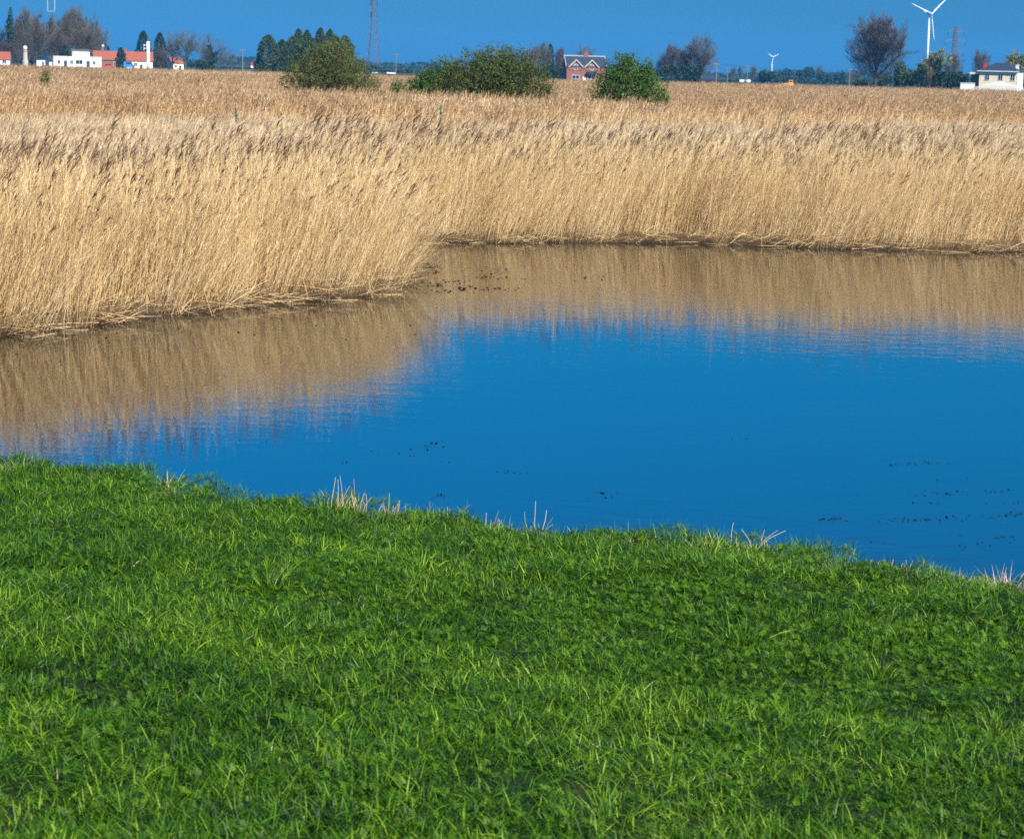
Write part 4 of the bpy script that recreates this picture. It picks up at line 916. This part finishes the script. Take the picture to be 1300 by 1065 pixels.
for x in (-13.5, 14.5): door(r, x * k, 0, 1.1, 2.9, 'slate')
# two red-roofed ranges
def range_(name, u0, u1, vr, ve, D, lb, wm, seed):
    k = D / F; uc = (u0 + u1) / 2; L = (u1 - u0) * k / 2; r = site(name, uc, ve, D, lb, 'building', 0.03, 'red roofed farm ranges')
    ze = zz(uc, ve, D); zr = zz(uc, vr, D); dep = (zr - ze) / 0.55 * 1.0
    gable_walls(-L + .2, L - .2, 0, 2 * dep, 0, ze, zr).build('wall', K[wm], r); gable_roof(-L + .2, L - .2, 0, 2 * dep, ze, zr).build('roof', K['tile'], r); return r, k, L, zr, dep
r, k, L, zr, dep = range_('farm_building', 119, 151, 65.5, 76, 705, 'red tiled farm building joined to the right of the flat roofed one', 'brown', 1)
chimney(r, -4 * k * 1.0, dep, zr - 0.4, zr + 1.1, 0.9, 'brown'); 
for x in (-3, 3): window(r, x * 1.0, 0, 2.2, 1.0, 1.1)
door(r, 0, 0, 1.1, 2.1)
r, k, L, zr, dep = range_('farm_building', 158, 194, 66.5, 77.5, 700, 'red tiled farm building behind the white column', 'cream', 2)
chimney(r, -4.2, dep, zr - 0.4, zr + 0.8, 0.9, 'brick')
for x in (-3.2, -1, 3.4): window(r, x, 0, 2.2, 0.9, 1.1)
door(r, 1.2, 0, 1.3, 2.2)
r, k, L, zr, dep = range_('farm_building', -14, 13, 66.5, 75.5, 690, 'red tiled barn cut off by the left edge', 'white', 3)
window(r, 1.5, 0, 2.0, 1.2, 1.0); door(r, -0.6, 0, 1.2, 2.1)
D = 760; r = site('cottage', 226, 80, D, 'small white cottage with bright red roof seen through bare trees', 'house', 0.5); k = D / F
ze = zz(226, 80, D); zr = zz(226, 73.5, D)
gable_walls(-2.3, 2.3, 0, 4.5, 0, ze, zr).build('wall', K['white'], r); gable_roof(-2.3, 2.3, 0, 4.5, ze, zr).build('roof', K['tile'], r); window(r, -1, 0, 1.8, .8, .9); door(r, .9, 0, .9, 2)
# white container
D = 660; k = D / F; r = site('storage_container', 52, 80, D, 'small white box container right of the globe topped pillar', 'container', 0.1); h_ = zz(52, 77, D)
MB().box(-5.2 * k, 5.2 * k, 0, 2.4, 0.15, h_).build('body', K['white'], r); MB().box(-5.3 * k, 5.3 * k, -0.05, 2.45, h_ + .003, h_ + .12).build('roof', K['steel'], r)
MB().box(1.0 * k, 4.2 * k, -0.06, -0.003, 0.25, h_ - 0.35).build('door', K['steel'], r)
# globe-topped pillar
D = 655; k = D / F; r = site('stone_pillar', 32, 80, D, 'weathered pale pillar topped by a white globe at the far left', 'pillar'); h_ = zz(32, 64, D); g_ = zz(32, 58.5, D)
MB().lathe([(0.95, 0), (0.95, h_ * .45), (0.75, h_ * .48), (0.68, h_ * .92), (0.85, h_ * .96), (0.85, h_)], 0, 0, 12).build('shaft', K['stone'], r)
rg = (g_ - h_) / 2; MB().lathe([(max(0.02, rg * math.sin(a)), h_ + rg - rg * math.cos(a)) for a in np.linspace(0.1, 3.1, 8)], 0, 0, 12).build('globe', K['white'], r, True)
# white column
D = 560; k = D / F; r = site('white_column', 188, 70, D, 'slender bright white column with small side brackets rising from the reeds', 'column'); h_ = zz(188, 53, D); t_ = zz(188, 50, D)
MB().lathe([(0.50, 0), (0.48, h_ * .5), (0.42, h_)], 0, 0, 14).build('shaft', K['white'], r, True)
MB().lathe([(0.22, h_ + .003), (0.22, t_ - .2), (0.05, t_)], 0, 0, 10).build('cap', K['steel'], r)
for z_ in (h_ * .78, h_ * .88): MB().box(-1.1, -0.4, -0.08, 0.08, z_, z_ + 0.12).box(-1.15, -1.0, -0.1, 0.1, z_ - .3, z_ + .3).build('bracket', K['white'], r)
MB().box(-1.5, -0.45, -0.5, 0.4, h_ * .18, h_ * .36).build('equipment_box', K['white'], r)
# phone mast
D = 780; r = site('phone_mast', 65, 10, D, 'pale twin antenna mast above the trees at the top left', 'mast'); a_ = zz(65, 15, D); t_ = zz(65, -6, D); k = D / F
MB().lathe([(0.35, 0), (0.22, a_)], 0, 0, 8).build('pole', K['steel'], r); MB().box(-4.6 * k, 4.6 * k, -.1, .1, a_ + .003, a_ + .2).build('crossbar', K['zinc'], r)
for x in (-4.3, 4.3): MB().box(x * k - .14, x * k + .14, -.14, .14, a_ + .303, t_).build('antenna', K['zinc'], r)
# globe lamp by the chimney
D = 690; r = site('globe_lamp', 130.5, 60, D, 'white globe lamp on a thin post beside the chimney', 'lamp post'); t_ = zz(130, 59, D)
MB().bar((0, 0, 0), (0, 0, t_ - .35), .08, .06, 8).build('post', K['steel'], r); MB().lathe([(max(.02, .42 * math.sin(a)), t_ + .06 - .42 * math.cos(a)) for a in np.linspace(.1, 3.1, 7)], 0, 0, 10).build('globe', K['white'], r, True)

# vehicles
def vehicle(name, u, D, L, H, m, lb, cat, van):
    r = site(name, u, 80, D, lb, cat, 0.0); b_ = MB()
    if van: prof = [(-L/2, .45), (L/2, .45), (L/2, 1.05), (L/2 - .45, 1.25), (L/2 - .95, H), (-L/2 + .1, H), (-L/2, H - .3)]
    else: prof = [(-L/2, .4), (L/2, .4), (L/2, .85), (L/2 - 1.0, .98), (L/2 - 1.7, H), (-L/2 + .9, H), (-L/2 + .25, .98), (-L/2, .9)]
    n = len(prof); V = [(x, -.85, z) for x, z in prof] + [(x, .85, z) for x, z in prof]
    b_.poly(V, [tuple(range(n)), tuple(range(2 * n - 1, n - 1, -1))] + [(i, i + n, (i + 1) % n + n, (i + 1) % n) for i in range(n)])
    b_.build('body', K[m], r); MB().box(-L * .28, L * .20, -.875, -.853, H * .66, H * .90).build('side_window', K['glass'], r)
    for x in (-L * .32, L * .32): 
        w_ = MB(); w_.bar((x, -.93, .33), (x, -.72, .33), .33, .33, 14); wo_ = w_.build('wheel', K['rubber'], r); MB().bar((x, -.95, .33), (x, -.932, .33), .18, .18, 10).build('rim', K['steel'], wo_)
    return r
vehicle('parked_van', 164, 640, 3.4, 2.1, 'blue', 'bright blue van parked before the right red roofed building', 'van', True).location.z += 1.0
vehicle('parked_car', 138, 650, 3.8, 1.4, 'red', 'red car just showing over the reeds below the left red roof', 'car', False).location.z += 0.9

# brick cottage with twin dormer gables
D = 650; k = D / F; r = site('brick_house', 744, 90, D, 'red brick house with slate roof and twin gabled dormers', 'house', 0.16)
ze = zz(744, 85, D); zr = zz(744, 72.5, D); L = 24.5 * k; dep = 4.2
gable_walls(-L, L, 0, 2 * dep, 0, ze, zr).build('wall', K['brick'], r)
ro = gable_roof(-L, L, 0, 2 * dep, ze, zr, 0.25).build('roof', K['slate'], r)
MB().box(-L - .3, L + .3, dep - .12, dep + .12, zr + .163, zr + .38).build('ridge_tiles', K['trim'], ro)
sl_ = (zr - ze) / dep
for sx_ in (-1, 1):
    x = sx_ * (L + .30); MB().poly([(x - .06, -.35, ze - .35 * sl_), (x + .06, -.35, ze - .35 * sl_), (x + .06, dep, zr + .05), (x - .06, dep, zr + .05), (x - .06, -.35, ze - .35 * sl_ + .5), (x + .06, -.35, ze - .35 * sl_ + .5), (x + .06, dep, zr + .55), (x - .06, dep, zr + .55)],
        [(0, 3, 2, 1), (4, 5, 6, 7), (0, 1, 5, 4), (1, 2, 6, 5), (2, 3, 7, 6), (3, 0, 4, 7)]).build('bargeboard', K['trim'], r)
for cx in (-13.0 * k, 7.0 * k):
    w_ = 2.0; zt = ze + 2.0
    dm = MB().poly([(cx - w_, -.12, ze - 1.2), (cx + w_, -.12, ze - 1.2), (cx + w_, -.12, ze), (cx, -.12, zt), (cx - w_, -.12, ze), (cx - w_, 2.2, ze - .1), (cx + w_, 2.2, ze - .1), (cx, 2.6, zt)],
        [(0, 1, 2, 3, 4), (1, 6, 2), (2, 6, 7, 3), (4, 3, 7, 5), (0, 4, 5)]).build('dormer', K['brick'], r)
    for sg in (-1, 1):
        MB().poly([(cx, -.45, zt + .05), (cx + sg * (w_ + .3), -.45, ze - .25), (cx + sg * (w_ + .3), 2.8, ze - .25), (cx, 2.8, zt + .05), (cx, -.45, zt + .22), (cx + sg * (w_ + .3), -.45, ze - .08), (cx + sg * (w_ + .3), 2.8, ze - .08), (cx, 2.8, zt + .22)],
            [(0, 1, 2, 3), (4, 7, 6, 5), (0, 4, 5, 1), (1, 5, 6, 2), (2, 6, 7, 3), (3, 7, 4, 0)]).build('dormer_roof', K['slate'], dm)
        MB().poly([(cx, -.52, zt - .12), (cx + sg * (w_ + .35), -.52, ze - .42), (cx + sg * (w_ + .35), -.46, ze - .42), (cx, -.46, zt - .12), (cx, -.52, zt + .24), (cx + sg * (w_ + .35), -.52, ze - .06), (cx + sg * (w_ + .35), -.46, ze - .06), (cx, -.46, zt + .24)],
            [(0, 1, 2, 3), (4, 7, 6, 5), (0, 4, 5, 1), (1, 5, 6, 2), (2, 6, 7, 3), (3, 7, 4, 0)]).build('dormer_trim', K['trim'], dm)
    window(r, cx, -.12, ze - .25, 1.0, 1.5, 'white')
    window(r, cx, 0, 2.0, 2.2, 1.1, 'white')
MB().poly([(7 * k - 1.8, -1.2, 3.1), (7 * k + 1.8, -1.2, 3.1), (7 * k + 1.6, 0, 3.8), (7 * k - 1.6, 0, 3.8)], [(0, 1, 2, 3), (3, 2, 1, 0)]).box(7 * k - 1.8, 7 * k + 1.8, -1.25, -1.15, 3.0, 3.1).build('canopy', K['slate'], r)
door(r, -2.0 * k, 0, 1.0, 2.2, 'white')
chimney(r, 2 * k, dep, zr - .3, zr + 1.5, 1.3, 'brick', 3)
# shed with a dark roof at the foot of the middle clump
D = 660; k = D / F; r = site('shed', 898, 100, D, 'low dark roofed shed with red front under the middle clump of trees', 'shed', 0.0); ze = zz(898, 101.5, D); zr = zz(898, 97, D)
gable_walls(-2, 2.4, 0, 3.4, 0, ze, zr).build('wall', K['brick'], r); gable_roof(-2, 2.4, 0, 3.4, ze, zr, .2).build('roof', K['slate'], r); door(r, 0.3, 0, 1.4, 2.0)

# cream house with hipped roof
D = 500; k = D / F; r = site('cream_house', 1267, 100, D, 'cream two storey house with dark hipped roof at the right edge', 'house', -0.18)
ze = zz(1267, 90.5, D); zr = zz(1267, 80, D); L = 23.5 * k; dep = 8.0
MB().box(-L, L, 0, dep, 0, ze).build('wall', K['cream'], r)
o_ = .45; MB().poly([(-L - o_, -o_, ze + .003), (L + o_, -o_, ze + .003), (L + o_, dep + o_, ze + .003), (-L - o_, dep + o_, ze + .003), (-L + 3.0, dep / 2, zr), (L - 3.0, dep / 2, zr)],
    [(0, 3, 2, 1), (0, 1, 5, 4), (1, 2, 5), (2, 3, 4, 5), (3, 0, 4)]).build('roof', K['slate'], r)
MB().box(-L - .5, L + .5, -.55, -.453, ze - .18, ze + .02).build('gutter', K['white'], r)
MB().box(L + .003, L + .08, -.05, dep, 0, ze - .2).build('sunlit_side_skin', K['white'], r)  # thin white slab paints the sunlit brightness onto the cream end wall
for x in (-13.5, 3, 18): window(r, x * k, 0, ze - 1.5, 1.0, 1.4)
MB().box(-L - 2.2, -L - .003, 1, 6, 0, ze - .9).build('annex', K['brown'], r); MB().box(-L - 2.5, -L - .004, .7, 6.3, ze - .897, ze - .45).build('annex_roof', K['cream'], r)  # annex wall's shade is put into its dark brown colour
chimney(r, -L - .1 + .6, dep / 2, ze + .1, ze + 1.7, .7, 'red', 1); chimney(r, L - .8, dep / 2, ze + .2, ze + 1.5, .7, 'white', 1)
# white conservatory and fence before it
D = 480; k = D / F; r = site('conservatory', 1267, 108, D, 'white gabled conservatory in front of the cream house', 'conservatory', -0.1); ze = zz(1267, 108, D); zr = zz(1267, 103.5, D)
MB().box(-20 * k, 20 * k, 0, 3, 0, ze - 1.0).build('wall', K['glass'], r)
cr_ = MB().poly([(-22 * k, -.3, ze - .3), (22 * k, -.3, ze - .3), (0, -.3, zr), (-22 * k, 4, ze - .3), (22 * k, 4, ze - .3), (0, 4, zr)], [(0, 1, 2), (5, 4, 3), (0, 2, 5, 3), (2, 1, 4, 5), (0, 3, 4, 1)]).build('roof', K['white'], r)
for i in range(-5, 6): window(r, i * 3.6 * k, 0, (ze - 1.0) * .72, 0.42, 1.0, 'white', False)
for i in range(-6, 7): MB().box(i * 3.4 * k - .06, i * 3.4 * k + .06, -.25, -.13, ze - .999, ze - .303).build('post', K['white'], r)
D = 470; k = D / F; r = site('garden_wall', 1228, 110, D, 'low white garden wall left of the conservatory', 'wall', -0.05); h_ = zz(1228, 105.5, D)
MB().box(-8.5 * k, 9 * k, 0, .4, 0, h_ - .15).build('wall', K['white'], r); MB().box(-8.8 * k, 9.3 * k, -.08, .48, h_ - .147, h_).build('coping', K['white'], r)
D = 465; k = D / F; r = site('picket_fence', 1270, 112, D, 'white picket fence along the front of the conservatory', 'fence', -0.05); h_ = zz(1270, 110.5, D)
MB().box(-31 * k, 30 * k, .08, .14, h_ * .9 - .1, h_ * .9).box(-31 * k, 30 * k, .08, .14, h_ * .45, h_ * .45 + .1).build('rail', K['white'], r)
for i in range(46):
    x = (-30.5 + i * 1.34) * k; MB().poly([(x - .06, 0, .1), (x + .06, 0, .1), (x + .06, 0, h_ - .1), (x, 0, h_), (x - .06, 0, h_ - .1), (x - .06, .04, .1), (x + .06, .04, .1), (x + .06, .04, h_ - .1), (x, .04, h_), (x - .06, .04, h_ - .1)],
        [(0, 1, 2, 3, 4), (9, 8, 7, 6, 5), (0, 4, 9, 5), (4, 3, 8, 9), (3, 2, 7, 8), (2, 1, 6, 7), (1, 0, 5, 6)]).build('picket', K['white'], r)
# small pale caravan
D = 600; k = D / F; r = site('caravan', 1137, 108, D, 'tiny pale caravan before the dark trees right of the big bare tree', 'caravan', .4); h_ = zz(1137, 106.5, D)
MB().box(-3.2 * k, 3.2 * k, 0, 1.8, .5, h_ - .35).box(-2.6 * k, 2.6 * k, .1, 1.7, h_ - .347, h_).build('body', K['cream'], r); MB().box(-.5, .5, -.03, -.003, 1.6, 2.1).build('window', K['glass'], r); MB().bar((0, -.1, .35), (0, .1, .35), .35, .35, 12).build('wheel', K['rubber'], r)
# orange digger
D = 880; k = D / F; r = site('digger', 998, 105, D, 'small orange digger with a raised cab on the horizon', 'digger', 0.0)
b0 = zz(998, 107, D)
MB().box(-.8, 3.3, -1, 1, b0 - .6, b0 + .35).build('body', K['orange'], r); MB().box(1.2, 2.9, -.8, .6, b0 + .353, b0 + 1.7).build('cab', K['orange'], r)
MB().box(1.45, 2.7, -.83, -.803, b0 + .8, b0 + 1.45).build('cab_window', K['glass'], r)
MB().bar((-.6, 0, b0 + .1), (-3.8, 0, b0 - .5), .28, .2).bar((-3.8, 0, b0 - .5), (-4.6, 0, b0 - 1.4), .2, .2).build('boom', K['orange'], r)
MB().box(-1.4, 3.4, -1.2, -.7, b0 - 1.3, b0 - .603).box(-1.4, 3.4, .7, 1.2, b0 - 1.3, b0 - .603).build('track', K['rubber'], r); MB().box(-4.9, -4.2, -.4, .4, b0 - 2.0, b0 - 1.4).build('bucket', K['steel'], r)
r.location.z += 0
# red and white road sign, distant white sheds
D = 690; r = site('road_sign', 320, 82, D, 'small red and white sign left of the cypress row', 'sign'); t_ = zz(320, 80, D)
MB().bar((0, 0, 0), (0, 0, t_ - 1.6), .06, .06, 6).build('post', K['steel'], r); MB().box(-.4, .4, -.05, .05, t_ - 1.0, t_).build('sign_panel', K['red'], r); MB().box(-.4, .4, -.05, .05, t_ - 1.7, t_ - 1.003).build('lower_panel', K['white'], r)
for u, w_, lb in ((476, 4, 'left of two long low white sheds on the horizon past the olive bush'), (497, 7, 'right of two long low white sheds on the horizon past the olive bush')):
    D = 1050; k = D / F; r = site('glasshouse', u, 94, D, lb, 'shed', 0, 'low white sheds on the horizon'); ze = zz(u, 94, D); zr = zz(u, 92.8, D)
    gable_walls(-w_ * k / 2 * 1.6, w_ * k / 2 * 1.6, 0, 6, 0, ze, zr).build('wall', K['white'], r); gable_roof(-w_ * k / 2 * 1.6, w_ * k / 2 * 1.6, 0, 6, ze, zr, .1).build('roof', K['white'], r)
for i, (u, lb) in enumerate(((942, 'left of the tiny white farm sheds beyond the wooden pole'), (950, 'right of the tiny white farm sheds beyond the wooden pole'))):
    D = 1150; k = D / F; r = site('farm_shed', u, 101, D, lb, 'shed', 0, 'tiny white farm sheds'); ze = zz(u, 103.8, D); zr = zz(u, 102, D)
    gable_walls(-1.2, 1.2, 0, 4, 0, ze, zr).build('wall', K['white'], r); gable_roof(-1.2, 1.2, 0, 4, ze, zr, .1).build('roof', K['white'], r)

# ------------------------------------------------------------------ wind turbines, pylons, poles
def turbine(u, v, D, Rb, yaw, a0, lb, tr=1.9):
    p = aty(u, v, D); H = p.z - .1; r = empty('wind_turbine', (p.x, D, .1), -math.atan2(p.x, D) + yaw); tag(r, lb, 'wind turbine', 'white wind turbines')
    MB().lathe([(tr, 0), (tr * .6, H * .97)], 0, 3.2 * tr / 2.2, 16).build('tower', K['turb'], r, True)
    s_ = tr / 2.2; MB().box(-1.9 * s_, 1.9 * s_, -.5, 9.5 * s_, H - 1.9 * s_, H + 1.9 * s_).build('nacelle', K['turb'], r)
    hb = MB(); hb.v = []; hb.bar((0, -.5, H), (0, -2.6 * s_, H), 2.0 * s_, 1.9 * s_, 12).bar((0, -2.603 * s_, H), (0, -4.2 * s_, H), 1.9 * s_, .6 * s_, 12).build('hub', K['turb'], r)
    for i in range(3):
        th = R(a0 + 120 * i); d = Vector((math.sin(th), 0, -math.cos(th))); sd = Vector((math.cos(th), 0, math.sin(th))); V = []; n = 7
        ch = [1.2, 1.5, 2.6, 2.2, 1.6, 1.1, .35]; rs = [0, .04, .18, .4, .62, .84, 1.0]; tw = [.9, .8, .5, .25, .12, .05, 0]
        for j in range(n):
            c = Vector((0, -1.6 * s_, H)) + d * (Rb * rs[j] + .6); cc = (sd * math.cos(tw[j]) + Vector((0, 1, 0)) * math.sin(tw[j])); th_ = cc.cross(d).normalized()
            w_ = ch[j] * s_ * 1.15; t_ = w_ * (.5 if j < 2 else .16)
            for (a_, b__) in ((-.35, 0), (0, 1), (.65, 0), (0, -1)): V.append(c + cc * a_ * w_ + th_ * b__ * t_ * .5)
        Fs = [(j * 4 + q_, j * 4 + (q_ + 1) % 4, (j + 1) * 4 + (q_ + 1) % 4, (j + 1) * 4 + q_) for j in range(n - 1) for q_ in range(4)] + [(3, 2, 1, 0), tuple((n - 1) * 4 + q_ for q_ in range(4))]
        MB().poly(V, Fs).build('blade', K['turb'], r, True)
turbine(1182, 18, 2700, 36, R(40), 10.5, 'large white wind turbine rising out of the top of the view at the right')
turbine(981, 73, 5200, 17, R(20), -3, 'tiny distant white wind turbine in the middle distance right of centre', 2.4)

def pylon(u, vtop, D, yaw, arms, lb, wid, th=.16):
    p = aty(u, vtop, D); H = p.z - .1; r = empty('electricity_pylon', (p.x, D, .1), -math.atan2(p.x, D) + yaw); tag(r, lb, 'pylon', 'electricity pylons')
    def hw(z):
        t = z / H
        return np.interp(t, [0, .45, .62, .96, 1], [wid, wid * .45, wid * .32, wid * .22, .1])
    b_ = MB(); N_ = 13; zs = [H * (1 - (1 - i / N_) ** 1.25) for i in range(N_ + 1)]
    for i in range(N_):
        z0, z1 = zs[i], zs[i + 1]; a_, c_ = hw(z0), hw(z1)
        q0 = [(-a_, -a_), (a_, -a_), (a_, a_), (-a_, a_)]; q1 = [(-c_, -c_), (c_, -c_), (c_, c_), (-c_, c_)]
        for j in range(4):
            k_ = (j + 1) % 4
            b_.bar((*q0[j], z0), (*q1[j], z1), th * 1.3); b_.bar((*q0[j], z0), (*q1[k_], z1), th * .7); b_.bar((*q0[k_], z0), (*q1[j], z1), th * .7); b_.bar((*q1[j], z1), (*q1[k_], z1), th * .7)
    b_.build('lattice_tower', K['steel'], r)
    for zf, L in arms:
        z = H * zf; w_ = hw(z); a = MB()
        for sg in (-1, 1):
            for yy in (-w_, w_):
                a.bar((sg * w_, yy, z), (sg * L, 0, z + .2), th); a.bar((sg * w_, yy, z + 2.2), (sg * L, 0, z + .35), th)
        ao = a.build('cross_arm', K['steel'], r)
        for sg in (-1, 1): MB().lathe([(.16, z - 3.2), (.25, z - 2), (.16, z - .2)], sg * (L - .15), 0, 6).build('insulator', K['dark'], ao)
    return r, H
pylon(475, -22, 1180, R(78), [(.93, 7), (.80, 9.5), (.67, 8)], 'tall lattice electricity pylon behind the olive bush, running out of the top of the view', 4.0, .12)
rp, HP = pylon(1214, 33, 1600, R(35), [(.90, 7.5), (.73, 9.5), (.56, 8)], 'smaller lattice electricity pylon right of the large wind turbine', 4.6, .17)

def pole(u, vt, D, lb, arm=True, cat='pole'):
    p = aty(u, vt, D); H = p.z - .1; r = empty('utility_pole', (p.x, D, .1), .3); tag(r, lb, cat, 'wooden utility poles')
    MB().lathe([(.22, 0), (.15, H)], 0, 0, 8).build('shaft', K['wood'], r)
    if arm: MB().box(-1.1, 1.1, -.08, .08, H - .6, H - .45).build('crossarm', K['wood'], r)
    return p.x, D, H
pA_ = pole(910, 79, 560, 'pale wooden pole at the right edge of the middle clump of trees')
pole(308, 62, 720, 'thin wooden pole standing alone left of the cypress row'); pole(503, 68, 900, 'thin pale pole left of the straggling bush')
pB_ = pole(949, 83, 800, 'distant wooden pole between the two thin distant trees'); pole(924, 86, 1000, 'most distant wooden pole, left of the thin distant trees')
pC_ = pole(1079, 87, 760, 'wooden pole beside the left edge of the big bare tree')
def cable(a, b_, sag, lb):
    s = Soup(); t = np.linspace(0, 1, 14); A_ = np.array([a[0], a[1], a[2] - .3]); B_ = np.array([b_[0], b_[1], b_[2] - .3]); P = A_ + (B_ - A_) * t[:, None]; P[:, 2] -= sag * 4 * t * (1 - t)
    s.tube(P, .035, .3, 0, 4); tag(link('overhead_cable', s.mesh('overhead_cable', [K['dark']])), lb, 'cable', 'overhead cables')
cable(pA_, pC_, 1.0, 'thin overhead cable from the wooden pole by the clump to the big bare tree')
cable((pA_[0], pA_[1], pA_[2] - 1.2), (pB_[0], pB_[1], pB_[2]), .8, 'thin overhead cable from the wooden pole by the clump to the distant pole')

# fence stakes among the pale sedge
for u, vt, D, m, lb in ((560, 133, 100, 'post', 'green stake below the thin straggling bush'), (300, 137, 92, 'post', 'faint green stake in the pale sedge at the left'), (878, 150, 112, 'wood', 'grey stake below the bright green bush'),
                        (960, 144, 118, 'post', 'green grey stake among the pale sedge right of centre'), (1100, 145, 122, 'wood', 'tall dark stake in the sedge below the big bare tree'), (1211, 159, 105, 'post', 'short green stake nearest the right edge')):
    p = aty(u, vt, D); h_ = p.z - .1; r = empty('fence_stake', (p.x, D, .1), .2); tag(r, lb, 'stake', 'stakes in the sedge')
    MB().lathe([(.05, 0), (.05, h_ - .08), (.02, h_)], 0, 0, 8).build('shaft', K[m], r); MB().lathe([(.062, h_ * .8), (.062, h_ * .8 + .06)], 0, 0, 8).build('band', K['dark'], r)

# ------------------------------------------------------------------ haze
hm_ = bpy.data.materials.new('haze_air'); hm_.use_nodes = True; n = hm_.node_tree.nodes; l = hm_.node_tree.links; n.remove(n['Principled BSDF'])
pv = n.new('ShaderNodeVolumePrincipled'); pv.inputs['Color'].default_value = (0.07, 0.40, 0.86, 1); pv.inputs['Density'].default_value = 0.00013; pv.inputs['Anisotropy'].default_value = 0.0
l.new(pv.outputs[0], n['Material Output'].inputs['Volume'])
hz = MB().box(-9150, 9150, -750, 9150, -3, 150).build('haze', hm_); tag(hz, 'thin blue air haze over the whole fen', 'haze', kind='stuff')
